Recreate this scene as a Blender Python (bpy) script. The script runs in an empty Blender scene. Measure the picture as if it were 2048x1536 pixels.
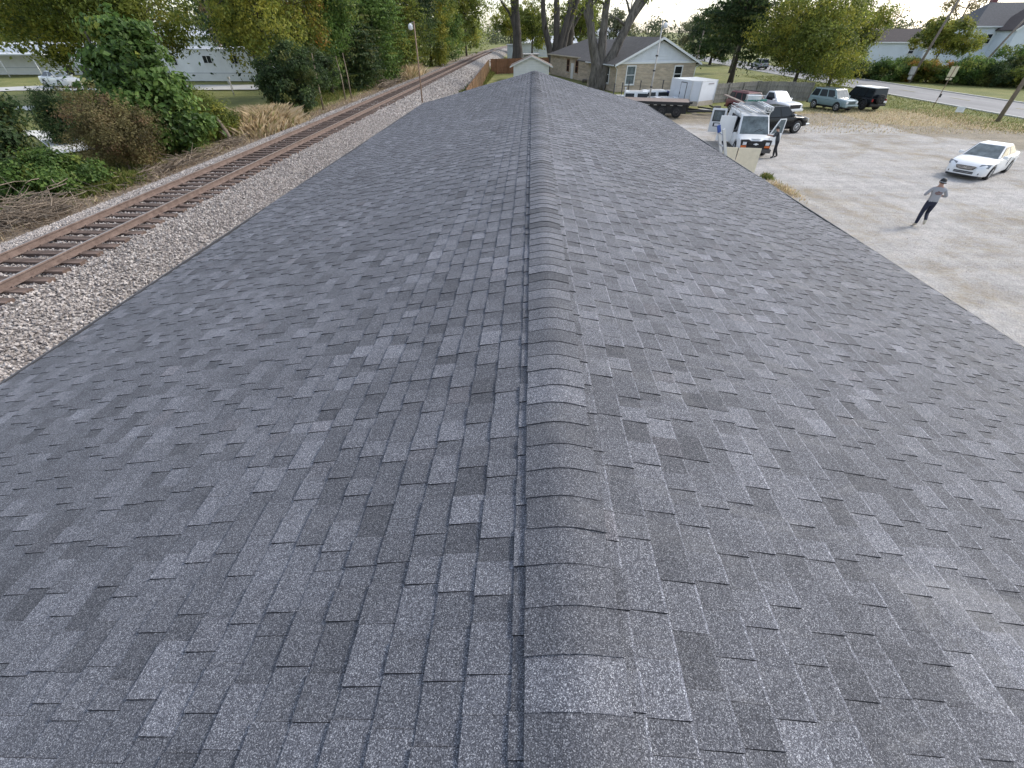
import bpy, bmesh, math, random
import numpy as np
from mathutils import Vector, Matrix, Euler
R_ = math.radians
S = bpy.context.scene
C = S.collection
random.seed(7)
rng = np.random.default_rng(11)

# ------------------------------------------------------------------ camera, sky, sun, exposure
cd = bpy.data.cameras.new('camera'); cam = bpy.data.objects.new('camera', cd); C.objects.link(cam)
cam.location = (-0.175, 0, 6.2); cam.rotation_euler = (R_(90-39.98), 0, R_(2.084))
cd.sensor_fit = 'HORIZONTAL'; cd.sensor_width = 36; cd.lens = 842.44/2048*36
cd.clip_start = 0.05; cd.clip_end = 4000
S.camera = cam
SUN_EL, SUN_AZ = 38, 66            # azimuth measured from +Y towards +X
w = bpy.data.worlds.new('World'); S.world = w; w.use_nodes = True
nt = w.node_tree; nt.nodes.clear()
sky = nt.nodes.new('ShaderNodeTexSky'); sky.sky_type = 'NISHITA'; sky.sun_disc = False
sky.sun_elevation = R_(SUN_EL); sky.sun_rotation = R_(SUN_AZ); sky.altitude = 200
sky.air_density = 1.0; sky.dust_density = 1.6; sky.ozone_density = 1.0
hs = nt.nodes.new('ShaderNodeHueSaturation'); hs.inputs['Saturation'].default_value = 0.62
bg = nt.nodes.new('ShaderNodeBackground'); bg.inputs['Strength'].default_value = 0.15
wo = nt.nodes.new('ShaderNodeOutputWorld')
nt.links.new(sky.outputs[0], hs.inputs['Color']); nt.links.new(hs.outputs[0], bg.inputs[0]); nt.links.new(bg.outputs[0], wo.inputs[0])
sl = bpy.data.lights.new('sun', 'SUN'); sl.energy = 1.1; sl.angle = R_(12); sl.color = (1, .93, .82)
so = bpy.data.objects.new('sun', sl); C.objects.link(so); so.location = (30, 30, 40)
sd = Vector((math.sin(R_(SUN_AZ))*math.cos(R_(SUN_EL)), math.cos(R_(SUN_AZ))*math.cos(R_(SUN_EL)), math.sin(R_(SUN_EL))))
so.rotation_euler = sd.to_track_quat('Z', 'Y').to_euler()
S.view_settings.view_transform = 'Standard'; S.view_settings.look = 'None'
S.view_settings.exposure = 1.12; S.view_settings.gamma = 1; S.view_settings.use_curve_mapping = False

# ------------------------------------------------------------------ object helpers
def tag(o, label=None, cat=None, group=None, kind=None):
    if label: o['label'] = label
    if cat: o['category'] = cat
    if group: o['group'] = group
    if kind: o['kind'] = kind
    return o
def thing(name, label, cat, loc=(0, 0, 0), rz=0, group=None):
    o = bpy.data.objects.new(name, None); C.objects.link(o); o.empty_display_size = .2
    o.location = loc; o.rotation_euler = (0, 0, rz)
    return tag(o, label, cat, group)
def link(name, me, parent=None):
    o = bpy.data.objects.new(name, me); C.objects.link(o)
    if parent: o.parent = parent
    return o
def copy_tree(o, parent=None):
    c = o.copy(); C.objects.link(c)
    if parent: c.parent = parent
    for ch in list(o.children): copy_tree(ch, c)
    return c
class MB:
    """collects shapes, links them as ONE mesh object"""
    def __init__(s): s.v = []; s.f = []; s.mi = []; s.sm = []
    def add(s, vs, fs, m=0, smooth=False):
        b = len(s.v); s.v += [tuple(v) for v in vs]
        for f in fs: s.f.append(tuple(i+b for i in f)); s.mi.append(m); s.sm.append(smooth)
        return s
    def box(s, c, d, rz=0, m=0, ry=0, rx=0):
        x, y, z = d[0]/2, d[1]/2, d[2]/2
        M = Matrix.Translation(c) @ Euler((rx, ry, rz)).to_matrix().to_4x4()
        vs = [M @ Vector(p) for p in ((-x,-y,-z),(x,-y,-z),(x,y,-z),(-x,y,-z),(-x,-y,z),(x,-y,z),(x,y,z),(-x,y,z))]
        return s.add(vs, [(3,2,1,0),(4,5,6,7),(0,1,5,4),(1,2,6,5),(2,3,7,6),(3,0,4,7)], m)
    def bar(s, a, b, w, h=None, m=0):
        a, b = Vector(a), Vector(b); h = h or w; d = (b-a)
        q = d.to_track_quat('X', 'Z'); M = Matrix.Translation((a+b)/2) @ q.to_matrix().to_4x4(); L = d.length/2
        vs = [M @ Vector((sx*L, sy*w/2, sz*h/2)) for sz in (-1,1) for sy in (-1,1) for sx in (-1,1)]
        return s.add(vs, [(0,2,3,1),(4,5,7,6),(0,1,5,4),(2,6,7,3),(0,4,6,2),(1,3,7,5)], m)
    def tube(s, pts, rad, n=8, m=0, smooth=True, cap=True):
        pts = [Vector(p) for p in pts]; rad = [float(q) for q in rad] if hasattr(rad, '__len__') else float(rad)
        if not hasattr(rad, '__len__'): rad = [rad]*len(pts)
        rings = []; up = None
        for i, p in enumerate(pts):
            d = (pts[min(i+1, len(pts)-1)] - pts[max(i-1, 0)]).normalized()
            if up is None: up = Vector((0,0,1)) if abs(d.z) < .9 else Vector((1,0,0))
            x = d.cross(up).normalized(); up = x.cross(d).normalized()
            rings.append([p + rad[i]*(math.cos(2*math.pi*k/n)*x + math.sin(2*math.pi*k/n)*up) for k in range(n)])
        vs = [v for r in rings for v in r]
        fs = [(i*n+k, i*n+(k+1) % n, (i+1)*n+(k+1) % n, (i+1)*n+k) for i in range(len(pts)-1) for k in range(n)]
        if cap: fs += [tuple(range(n))[::-1], tuple((len(pts)-1)*n+k for k in range(n))]
        return s.add(vs, fs, m, smooth)
    def prism(s, poly, ax, a, b, m=0):
        """poly of 2-D points extruded along axis ax ('x','y','z') from a to b"""
        def P(p, t): return (t, p[0], p[1]) if ax == 'x' else (p[0], t, p[1]) if ax == 'y' else (p[0], p[1], t)
        n = len(poly); vs = [P(p, a) for p in poly] + [P(p, b) for p in poly]
        fs = [tuple(range(n))[::-1], tuple(range(n, 2*n))] + [(k, (k+1) % n, n+(k+1) % n, n+k) for k in range(n)]
        return s.add(vs, fs, m)
    def lathe(s, prof, n=20, c=(0,0,0), ax='z', m=0):
        def P(r, t, a):
            x, y = r*math.cos(a), r*math.sin(a)
            return (c[0]+x, c[1]+y, c[2]+t) if ax == 'z' else (c[0]+x, c[1]+t, c[2]+y)
        k = len(prof); vs = [P(r, t, 2*math.pi*i/n) for i in range(n) for r, t in prof]
        fs = [(i*k+j, ((i+1) % n)*k+j, ((i+1) % n)*k+j+1, i*k+j+1) for i in range(n) for j in range(k-1)]
        return s.add(vs, fs, m, True)
    def loft(s, secs, m=0, caps=True, smooth=True):
        n = len(secs[0]); vs = [v for r in secs for v in r]
        fs = [(i*n+k, i*n+(k+1) % n, (i+1)*n+(k+1) % n, (i+1)*n+k) for i in range(len(secs)-1) for k in range(n)]
        s.add(vs, fs, m, smooth)
        if caps: s.add(secs[0], [tuple(range(n))[::-1]], m); s.add(secs[-1], [tuple(range(n))], m)
        return s
    def build(s, name, mats, parent=None, bevel=0, sharp=None):
        me = bpy.data.meshes.new(name); me.from_pydata(s.v, [], s.f)
        for mm in (mats if isinstance(mats, (list, tuple)) else [mats]): me.materials.append(mm)
        me.polygons.foreach_set('material_index', s.mi); me.polygons.foreach_set('use_smooth', s.sm)
        bm = bmesh.new(); bm.from_mesh(me); bmesh.ops.recalc_face_normals(bm, faces=bm.faces)
        if bevel: bmesh.ops.bevel(bm, geom=bm.edges[:], offset=bevel, segments=2, profile=.6, affect='EDGES', clamp_overlap=True)
        bm.to_mesh(me); bm.free(); me.update()
        if sharp: me.set_sharp_from_angle(angle=R_(sharp))
        return link(name, me, parent)
def np_obj(name, V, F, mat, parent=None, attrs=None, smooth=False):
    """big mesh from arrays; F is (n,k); attrs: name -> per-face float array"""
    me = bpy.data.meshes.new(name); V = np.asarray(V, np.float32); F = np.asarray(F, np.int32); n, k = F.shape
    me.vertices.add(len(V)); me.vertices.foreach_set('co', V.ravel())
    me.loops.add(n*k); me.loops.foreach_set('vertex_index', F.ravel())
    me.polygons.add(n); me.polygons.foreach_set('loop_start', np.arange(0, n*k, k, dtype=np.int32))
    me.polygons.foreach_set('loop_total', np.full(n, k, np.int32))
    me.polygons.foreach_set('use_smooth', np.full(n, bool(smooth)))
    for a, d in (attrs or {}).items():
        dom = 'FACE' if len(d) == n else 'POINT'
        at = me.attributes.new(a, 'FLOAT', dom); at.data.foreach_set('value', np.asarray(d, np.float32))
    me.materials.append(mat); me.update(calc_edges=True); me.validate()
    return link(name, me, parent)

# ------------------------------------------------------------------ materials
class NT:
    def __init__(s, name):
        s.m = bpy.data.materials.new(name); s.m.use_nodes = True; s.t = s.m.node_tree; s.n = s.t.nodes
        s.b = s.n['Principled BSDF']; s.tc = s.n.new('ShaderNodeTexCoord')
    def L(s, a, b): s.t.links.new(a, b)
    def node(s, t, **k):
        n = s.n.new(t)
        for a, v in k.items(): setattr(n, a, v)
        return n
    def val(s, x, sock):
        if hasattr(x, 'node'): s.L(x, sock)
        else: sock.default_value = x
    def noise(s, scale, detail=4, rough=.6, vec=None, stretch=None, dist=0):
        n = s.node('ShaderNodeTexNoise'); n.inputs['Scale'].default_value = scale; n.inputs['Detail'].default_value = detail
        n.inputs['Roughness'].default_value = rough; n.inputs['Distortion'].default_value = dist
        v = vec or s.tc.outputs['Object']
        if stretch:
            mp = s.node('ShaderNodeMapping'); mp.inputs['Scale'].default_value = stretch[:3]
            if len(stretch) > 3: mp.inputs['Rotation'].default_value = (0, 0, stretch[3])
            s.L(v, mp.inputs[0]); v = mp.outputs[0]
        s.L(v, n.inputs['Vector']); return n.outputs[0]
    def vor(s, scale, feature='F1', out='Distance'):
        n = s.node('ShaderNodeTexVoronoi'); n.inputs['Scale'].default_value = scale; n.feature = feature
        s.L(s.tc.outputs['Object'], n.inputs['Vector']); return n.outputs[out]
    def math(s, op, a, b=0, clamp=False):
        n = s.node('ShaderNodeMath', operation=op, use_clamp=clamp); s.val(a, n.inputs[0]); s.val(b, n.inputs[1]); return n.outputs[0]
    def rng(s, x, a, b, c=0, d=1, clamp=True):
        n = s.node('ShaderNodeMapRange'); n.clamp = clamp; s.val(x, n.inputs[0])
        for i, v in enumerate((a, b, c, d)): n.inputs[i+1].default_value = v
        return n.outputs[0]
    def ramp(s, x, stops):
        n = s.node('ShaderNodeValToRGB'); s.L(x, n.inputs[0]); e = n.color_ramp.elements
        while len(e) < len(stops): e.new(.5)
        for i, (p, c) in enumerate(stops): e[i].position = p; e[i].color = (*c, 1)
        return n.outputs[0]
    def mix(s, f, a, b, mode='MIX'):
        n = s.node('ShaderNodeMix', data_type='RGBA', blend_type=mode); s.val(f, n.inputs[0])
        for x, i in ((a, 6), (b, 7)):
            if hasattr(x, 'node'): s.L(x, n.inputs[i])
            else: n.inputs[i].default_value = (*x, 1)
        return n.outputs[2]
    def attr(s, name):
        n = s.node('ShaderNodeAttribute', attribute_name=name); return n.outputs['Fac']
    def sep(s, v=None):
        n = s.node('ShaderNodeSeparateXYZ'); s.L(v or s.tc.outputs['Object'], n.inputs[0]); return n.outputs
    def scale(s, col, f):
        n = s.node('ShaderNodeVectorMath', operation='SCALE'); s.val(col if hasattr(col, 'node') else (*col,), n.inputs[0]); s.val(f, n.inputs['Scale']); return n.outputs[0]
    def out(s, col, rough=.8, bump=None, bs=.3, bd=.01, metal=0, spec=None):
        if hasattr(col, 'node'): s.L(col, s.b.inputs['Base Color'])
        else: s.b.inputs['Base Color'].default_value = (*col, 1)
        s.val(rough, s.b.inputs['Roughness']); s.b.inputs['Metallic'].default_value = metal
        if spec is not None: s.b.inputs['Specular IOR Level'].default_value = spec
        if bump is not None:
            b = s.node('ShaderNodeBump'); b.inputs['Strength'].default_value = bs; b.inputs['Distance'].default_value = bd
            s.L(bump, b.inputs['Height']); s.L(b.outputs[0], s.b.inputs['Normal'])
        return s.m
def simple(name, col, rough=.6, metal=0, var=.12, scale=3, spec=None, coat=0):
    t = NT(name); n = t.noise(scale, 6, .65); f = t.rng(n, .3, .7, 1-var, 1+var)
    m = t.out(t.scale(col, f), rough, metal=metal, spec=spec)
    if coat: t.b.inputs['Coat Weight'].default_value = coat; t.b.inputs['Coat Roughness'].default_value = .08
    return m
M = {}
M['white_paint'] = simple('white_paint', (.72, .73, .73), .35, var=.06, scale=1.2, coat=.3)
M['white_wall'] = simple('white_wall', (.64, .66, .69), .55, var=.07, scale=1.5)
M['black_paint'] = simple('black_paint', (.005, .006, .008), .22, var=.1, spec=.25)
M['black_matte'] = simple('black_matte', (.014, .014, .015), .6, var=.25)
M['rubber'] = simple('rubber', (.018, .018, .018), .85, var=.3, scale=20)
M['glass'] = simple('glass', (.012, .016, .02), .12, var=.1, spec=.25)
M['pale_glass'] = simple('pale_glass', (.13, .155, .16), .12, var=.45, scale=2.6, spec=.3)
M['chrome'] = simple('chrome', (.72, .73, .74), .22, metal=1, var=.05)
M['alu'] = simple('aluminium', (.62, .63, .64), .38, metal=.75, var=.1, scale=9)
M['lamp_lens'] = simple('lamp_lens', (.62, .64, .66), .12, var=.2, scale=12, spec=.8)
M['clear_lens'] = simple('clear_lens', (.2, .215, .23), .1, var=.45, scale=14, spec=.8)
M['amber'] = simple('amber_lens', (.55, .13, .03), .2)
M['red_lens'] = simple('red_lens', (.3, .02, .02), .2)
M['maroon'] = simple('maroon_paint', (.14, .035, .04), .45, var=.3, coat=.1)
M['sage'] = simple('sage_blue_paint', (.17, .24, .255), .3, var=.06, coat=.5)
M['silver'] = simple('silver_paint', (.5, .52, .51), .32, var=.05, coat=.5)
M['grey_van'] = simple('grey_paint', (.4, .41, .43), .4, var=.05, coat=.3)
M['navy'] = simple('navy_paint', (.03, .04, .16), .4)
M['deck_brown'] = simple('brown_deck', (.21, .165, .14), .8, var=.25, scale=4)
M['cream'] = simple('cream_panel', (.6, .54, .41), .7, var=.08, scale=6)
M['beige'] = simple('beige_guard', (.42, .37, .29), .6, var=.15)
M['steel_dark'] = simple('dark_steel', (.06, .055, .055), .5, var=.3)
M['wood_pole'] = simple('wood_pole', (.2, .165, .135), .85, var=.3, scale=5)
M['metal_pole'] = simple('metal_pole', (.42, .41, .39), .5, var=.2)
M['rust_pole'] = simple('brown_pole', (.22, .145, .1), .7, var=.25)
M['concrete'] = simple('concrete', (.5, .49, .46), .85, var=.12, scale=2)
M['shadow_gap'] = simple('dark_interior', (.02, .02, .022), .9, var=.2)
M['skin'] = simple('skin', (.36, .21, .15), .55, var=.05)
M['green_cloth'] = simple('green_tarp', (.05, .2, .15), .6)
M['plastic_blue'] = simple('blue_plastic', (.03, .08, .3), .5)
M['sign_back'] = simple('sign_back', (.58, .53, .36), .5, var=.1)
M['sign_white'] = simple('white_sign', (.75, .75, .76), .5, var=.04)
M['ink'] = simple('dark_print', (.12, .11, .12), .7)
M['print_brown'] = simple('brown_print', (.16, .09, .08), .8)
def bark_mat(name, a, b):
    t = NT(name); n = t.noise(2.2, 8, .7, stretch=(1, 1, .22)); n2 = t.noise(9, 4, .7, stretch=(1, 1, .15))
    m = t.math('ADD', t.math('MULTIPLY', n, .6), t.math('MULTIPLY', n2, .4))
    return t.out(t.ramp(m, [(.36, a), (.6, b)]), .9, m, .9, .08)
M['bark'] = bark_mat('bark', (.032, .027, .024), (.19, .17, .147))
M['bark_dark'] = bark_mat('bark_dark', (.03, .025, .022), (.11, .095, .08))
M['twig'] = bark_mat('twig', (.1, .075, .055), (.3, .24, .18))
def leaf_mat(name, dark, mid, light, alt=None):
    t = NT(name); a = t.attr('tone'); col = t.ramp(a, [(0, dark), (.5, mid), (1, light)])
    if alt: col = t.mix(t.attr('hue'), col, alt)
    n = t.noise(1.1, 2); col = t.scale(col, t.rng(n, .3, .7, .8, 1.2))
    m = t.out(col, .5, spec=.3)
    tr = t.node('ShaderNodeBsdfTranslucent'); t.L(col, tr.inputs[0])
    mx = t.node('ShaderNodeMixShader'); mx.inputs[0].default_value = .48
    o = t.n['Material Output']; t.L(t.b.outputs[0], mx.inputs[1]); t.L(tr.outputs[0], mx.inputs[2]); t.L(mx.outputs[0], o.inputs[0])
    return m
M['leaf_green'] = leaf_mat('leaf_green', (.032, .065, .016), (.085, .155, .036), (.2, .3, .075), (.26, .29, .06))
M['leaf_dark'] = leaf_mat('leaf_dark', (.02, .038, .016), (.05, .088, .032), (.12, .175, .06), (.14, .15, .04))
M['leaf_olive'] = leaf_mat('leaf_olive', (.055, .08, .018), (.155, .195, .038), (.33, .36, .075), (.38, .35, .055))
M['leaf_yellow'] = leaf_mat('leaf_yellow', (.055, .08, .016), (.16, .19, .035), (.38, .36, .065), (.38, .2, .05))
M['leaf_brown'] = leaf_mat('leaf_brown', (.06, .052, .024), (.165, .145, .058), (.32, .275, .12), (.23, .14, .08))
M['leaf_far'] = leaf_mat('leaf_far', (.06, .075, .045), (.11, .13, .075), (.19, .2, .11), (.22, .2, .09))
M['dry_grass'] = leaf_mat('dry_grass', (.26, .19, .11), (.5, .39, .24), (.7, .58, .4), (.2, .22, .07))
M['green_grass'] = leaf_mat('green_grass', (.05, .07, .015), (.11, .14, .03), (.2, .22, .06), (.3, .25, .1))
def board_mat(name, a, b, sc=1.5):
    t = NT(name); n = t.noise(sc, 5, .7, stretch=(6, 6, .6)); n2 = t.noise(.8, 3)
    return t.out(t.scale(t.ramp(n, [(.3, a), (.7, b)]), t.rng(n2, .3, .7, .8, 1.2)), .85, n, .3, .01)
M['fence_brown'] = board_mat('fence_brown', (.11, .05, .025), (.27, .135, .065))
M['fence_end'] = board_mat('fence_end', (.3, .2, .11), (.5, .36, .2))
M['fence_grey'] = board_mat('fence_grey', (.13, .12, .105), (.3, .28, .25))

# ------------------------------------------------------------------ ground
TC = -12.55                                            # track centre line
def shift(y): return 0.00042*np.maximum(np.asarray(y, float)-112, 0)**2
PX = np.array([-400, -60, -17.6, -16.0, -14.4, -13.9, -11.2, -9.5, -7.9, -6.5, 400])
PZ = np.array([1.3, 1.3, 1.25, 1.22, 1.61, 1.675, 1.675, 1.22, .25, 0, 0])
def zg(x, y): return np.interp(np.asarray(x, float)-np.minimum(shift(y), 400), PX, PZ)
def grid_obj(name, xs, ys, zf, mat, dz=0, keep=None, attrs=None):
    X, Y = np.meshgrid(xs, ys); Z = zf(X, Y)+dz
    V = np.stack([X, Y, Z], -1).reshape(-1, 3); nx, ny = len(xs), len(ys)
    i = np.arange((ny-1)*(nx-1)); r, c = i//(nx-1), i % (nx-1); a = r*nx+c
    F = np.stack([a, a+1, a+1+nx, a+nx], 1)
    if keep is not None:
        k = keep((X[:-1, :-1]+X[1:, 1:])/2, (Y[:-1, :-1]+Y[1:, 1:])/2).ravel(); F = F[k]
    at = {n: f(V[:, 0], V[:, 1]) for n, f in (attrs or {}).items()}
    o = np_obj(name, V, F, mat, None, at, True); return tag(o, kind='structure')
def sm(x, a, b): t = np.clip((x-a)/(b-a), 0, 1); return t*t*(3-2*t)
_ph = rng.uniform(0, 6.28, (12, 2)); _k = rng.normal(0, 1, (12, 2))
def wob(x, y, s=.35):                                  # cheap smooth noise, about -1..1
    r = 0
    for i in range(12): r = r+np.sin(x*_k[i, 0]*s*(1+i*.25)+_ph[i, 0])*np.cos(y*_k[i, 1]*s*(1+i*.25)+_ph[i, 1])/(1+i*.2)
    return r/2.6
def ground_mat():
    t = NT('ground'); n = t.noise(.35, 6, .65); f = t.noise(6, 6, .75); ff = t.noise(40, 3, .8)
    grass = t.ramp(t.math('ADD', t.math('MULTIPLY', n, .55), t.math('MULTIPLY', f, .45)), [(.33, (.075, .095, .022)), (.5, (.155, .165, .04)), (.68, (.28, .245, .09))])
    dirt = t.ramp(t.math('ADD', t.math('MULTIPLY', f, .6), t.math('MULTIPLY', ff, .4)), [(.3, (.09, .065, .045)), (.5, (.22, .17, .12)), (.72, (.42, .35, .27))])
    tan = t.ramp(f, [(.3, (.2, .16, .09)), (.7, (.42, .34, .2))])
    col = t.mix(t.rng(t.math('ADD', t.attr('tan'), t.math('MULTIPLY', t.math('SUBTRACT', f, .5), 1.6)), .35, .65), grass, tan)
    col = t.mix(t.rng(t.math('ADD', t.attr('dirt'), t.math('MULTIPLY', t.math('SUBTRACT', f, .5), 1.4)), .4, .6), col, dirt)
    col = t.scale(col, t.rng(ff, .25, .75, .75, 1.25))
    return t.out(col, .95, t.math('ADD', f, ff), .6, .05)
def dirt_f(x, y):
    xs = x-shift(y); return sm(xs, -18.6, -16.6)*(1-sm(xs, -9.4, -8.2))+.55*(1-sm(np.abs(xs+20), .5, 3))*(y < 40)
def tan_f(x, y):
    d = sm(wob(x, y), -.2, .5)*.35
    return np.maximum(d*((x > 5) & (x < 46)), np.where((x > 14) & (x < 44), 1-sm(y-(47+.12*(x-25))-3*wob(x, y, .8)*.3, -2, 9), 0)*(1-sm(x, 36, 43)))
gm = ground_mat()
xs = np.unique(np.concatenate([np.arange(-70, 62, 1.0), [-2500, -900, -400, -250, -160, -110, -85, 75, 100, 150, 250, 400, 900, 2500], PX[1:-1]]))
ys = np.unique(np.concatenate([np.arange(-20, 60, 1.0), np.arange(60, 160, 2.5), [-900, -200, -60, 175, 190, 205, 220, 240, 270, 320, 400, 600, 1000, 2500]]))
def zbase(x, y): return zg(x, np.minimum(y, 230))-.02
grid_obj('ground', xs, ys, zbase, gm, 0, None, {'dirt': dirt_f, 'tan': tan_f})

def lot_mat():
    t = NT('gravel_lot'); n = t.noise(.14, 6, .68, dist=1.2); n2 = t.noise(.55, 6, .72, dist=.8); sp = t.noise(2.2, 6, .75)
    f = t.noise(9, 5, .8); ff = t.noise(48, 3, .85); v = t.vor(22)
    g = t.math('ADD', t.math('MULTIPLY', f, .35), t.math('MULTIPLY', ff, .65))
    base = t.ramp(g, [(.3, (.13, .12, .11)), (.44, (.36, .34, .318)), (.58, (.53, .506, .48)), (.74, (.66, .638, .61))])
    tan = t.ramp(g, [(.3, (.11, .09, .06)), (.46, (.25, .21, .15)), (.62, (.38, .33, .25)), (.78, (.5, .45, .37))])
    k = t.math('ADD', t.math('MULTIPLY', n, .8), t.math('MULTIPLY', n2, .55)); k = t.math('ADD', k, t.math('MULTIPLY', sp, .5))
    k = t.math('ADD', k, t.math('MULTIPLY', t.attr('edge'), .6))
    col = t.mix(t.rng(k, .89, 1.12), base, tan)
    col = t.scale(col, t.rng(sp, .25, .75, .7, 1.28))
    tr = t.noise(.8, 4, .6, stretch=(.16, 1.5, 1, .75), dist=.5)           # faint tyre tracks
    tr2 = t.noise(.7, 4, .6, stretch=(1.3, .14, 1, .35), dist=.6)
    col = t.scale(col, t.math('MULTIPLY', t.rng(tr, .35, .65, .9, 1.1), t.rng(tr2, .35, .65, .92, 1.08)))
    return t.out(col, .95, t.math('ADD', t.math('ADD', f, v), sp), .8, .05)
def lot_edge(x, y):
    far = np.where(x < 30, 49+.05*(x-14), 44-(x-30)*.45)+1.2*wob(x, y, 1.1)
    return np.maximum(sm(y, far-9, far), sm(x+.8*wob(x, y, 1.3), 30, 38)*sm(y, 20, 34)*.8)
grid_obj('gravel_lot', np.arange(-6, 40.5, .6), np.arange(-18, 52, .6), lambda x, y: np.zeros_like(x)+.012, lot_mat(), 0,
         lambda x, y: (y < np.where(x < 30, 49+.05*(x-14), 44-(x-30)*.45)+1.2*wob(x, y, 1.1)) & (x < 39.5+.5*wob(x, y, 2)), {'edge': lot_edge})
def road_mat():
    t = NT('asphalt_road'); n = t.noise(.5, 6, .7, stretch=(1, .15, 1)); f = t.noise(30, 3, .8)
    return t.out(t.scale(t.ramp(n, [(.3, (.17, .166, .166)), (.7, (.28, .272, .268))]), t.rng(f, .3, .7, .85, 1.15)), .85, f, .3, .01)
rd = NT('x').m; bpy.data.materials.remove(rd)
rd_ = 0
grid_obj('road', np.array([45.6, 47.8, 50, 52.3, 54.5]), np.arange(-60, 420, 6.), lambda x, y: 0*x+.02+.05*(1-((x-50)/4.5)**2), road_mat())
mw = simple('worn_white_line', (.5, .5, .48), .8, var=.3)
b = MB()
for y in np.arange(-20, 250, 9.): b.box((50, y, .085), (.12, 3, .008))
tag(b.build('road_marking', simple('worn_yellow_line', (.42, .36, .16), .8, var=.3)), kind='structure')
b = MB(); b.box((54.75, 100, .05), (.3, 600, .12)); b.box((45.35, 100, .03), (.3, 600, .1))
tag(b.build('road_kerb', M['concrete']), kind='structure')
# concrete paths and drive on the left beyond the trees
def strip(name, pts, wd, mat, z):
    b = MB(); P = [Vector((x, y, 0)) for x, y in pts]; L = []; Rr = []
    for i, p in enumerate(P):
        d = (P[min(i+1, len(P)-1)]-P[max(i-1, 0)]).normalized(); n = Vector((-d.y, d.x, 0))*wd/2
        L.append((p.x+n.x, p.y+n.y, z)); Rr.append((p.x-n.x, p.y-n.y, z))
    n = len(P); b.add(L+Rr, [(i, i+1, n+i+1, n+i) for i in range(n-1)])
    return tag(b.build(name, mat), kind='structure')
strip('driveway', [(-100, 46), (-66, 48), (-56, 55), (-46, 56), (-30, 57)], 5.5, M['concrete'], 1.335)
strip('path', [(-70, 27), (-40, 29.5), (-30, 29), (-24, 24)], 1.6, simple('pale_path', (.6, .59, .55), .9), 1.33)
strip('path', [(-80, 38), (-44, 39.5), (-36, 40)], 2.6, simple('pale_drive', (.62, .61, .58), .9), 1.33)

# ------------------------------------------------------------------ ballast and railway track
def ballast_mat(name='ballast'):
    t = NT(name); v = t.vor(16, out='Color'); d = t.vor(16); n = t.noise(.5, 4); h = t.node('ShaderNodeSeparateColor'); t.L(v, h.inputs[0])
    col = t.ramp(h.outputs[0], [(0, (.1, .09, .085)), (.35, (.26, .232, .215)), (.7, (.42, .385, .355)), (1, (.6, .565, .53))])
    col = t.scale(col, t.math('MULTIPLY', t.rng(d, .2, .75, 1.1, .55), t.rng(n, .3, .7, .82, 1.15)))
    return t.out(col, .9, t.math('SUBTRACT', 1, d), .9, .05)
ys_b = np.concatenate([np.arange(-8, 60, .8), np.arange(60, 262, 2.)])
off = np.array([-16.0, -15.3, -14.6, -14.2, -13.9, -12.55, -11.2, -10.5, -9.5, -8.9, -8.3])
Xb = off[None]+shift(ys_b)[:, None]; Yb = np.repeat(ys_b[:, None], len(off), 1)
Xb[:, 0] += .35*wob(0*ys_b, ys_b, 1.4); Xb[:, -1] += .3*wob(0*ys_b+9, ys_b, 1.4)
Zb = np.interp(off, PX, PZ)[None]+.03+0*Yb; Zb[:, 0] -= .04; Zb[:, -1] -= .04
nb = len(off); i = np.arange((len(ys_b)-1)*(nb-1)); a = (i//(nb-1))*nb+i % (nb-1)
tag(np_obj('ballast_bed', np.stack([Xb, Yb, Zb], -1).reshape(-1, 3), np.stack([a, a+1, a+1+nb, a+nb], 1), ballast_mat(), None, None, True), kind='structure')
def rocks(n, xr, yf, zf, s0, s1, name, mat, tmin=0):
    x = rng.uniform(xr[0], xr[1], n); y = yf(n); z = zf(x, y)
    base = np.array([[1,0,0],[-1,0,0],[0,1,0],[0,-1,0],[0,0,1],[0,0,-1]], float)
    V = base[None]*rng.uniform(.55, 1.25, (n, 6, 1))+rng.normal(0, .16, (n, 6, 3)); V *= rng.uniform(s0, s1, (n, 1, 1))
    an = rng.uniform(0, 6.28, n); ti = rng.uniform(-.6, .6, n)
    c, s_ = np.cos(an), np.sin(an); X = V[..., 0]*c[:, None]-V[..., 1]*s_[:, None]; Y = V[..., 0]*s_[:, None]+V[..., 1]*c[:, None]; Z = V[..., 2]
    c, s_ = np.cos(ti), np.sin(ti); Y, Z = Y*c[:, None]-Z*s_[:, None], Y*s_[:, None]+Z*c[:, None]
    V = np.stack([X+x[:, None], Y+y[:, None], Z+z[:, None]], -1).reshape(-1, 3)
    F = np.array([[0,2,4],[2,1,4],[1,3,4],[3,0,4],[2,0,5],[1,2,5],[3,1,5],[0,3,5]])
    F = (F[None]+6*np.arange(n)[:, None, None]).reshape(-1, 3)
    tone = np.repeat(tmin+(1-tmin)*rng.beta(2, 2, n), 8)
    return tag(np_obj(name, V, F, mat, None, {'tone': tone}), kind='stuff')
t = NT('ballast_stone'); stone = t.out(t.scale(t.ramp(t.attr('tone'), [(0, (.13, .115, .108)), (.3, (.27, .238, .22)), (.65, (.41, .368, .338)), (1, (.6, .555, .52))]), t.rng(t.noise(14, 3), .3, .7, .8, 1.2)), .9)
def bz(x, y):
    q = np.abs(x-shift(y)-TC); return np.interp(x-shift(y), PX, PZ)+.045+rng.uniform(-.015, .03, len(x))-.02*(q < 1.35)
rocks(92000, (-15.9, -8.5), lambda n: 3+36*rng.power(.72, n), bz, .018, .044, 'ballast_stones', stone)
rocks(9000, (-15.9, -8.5), lambda n: 36+50*rng.power(.6, n), bz, .04, .08, 'ballast_stones', stone)
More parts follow.
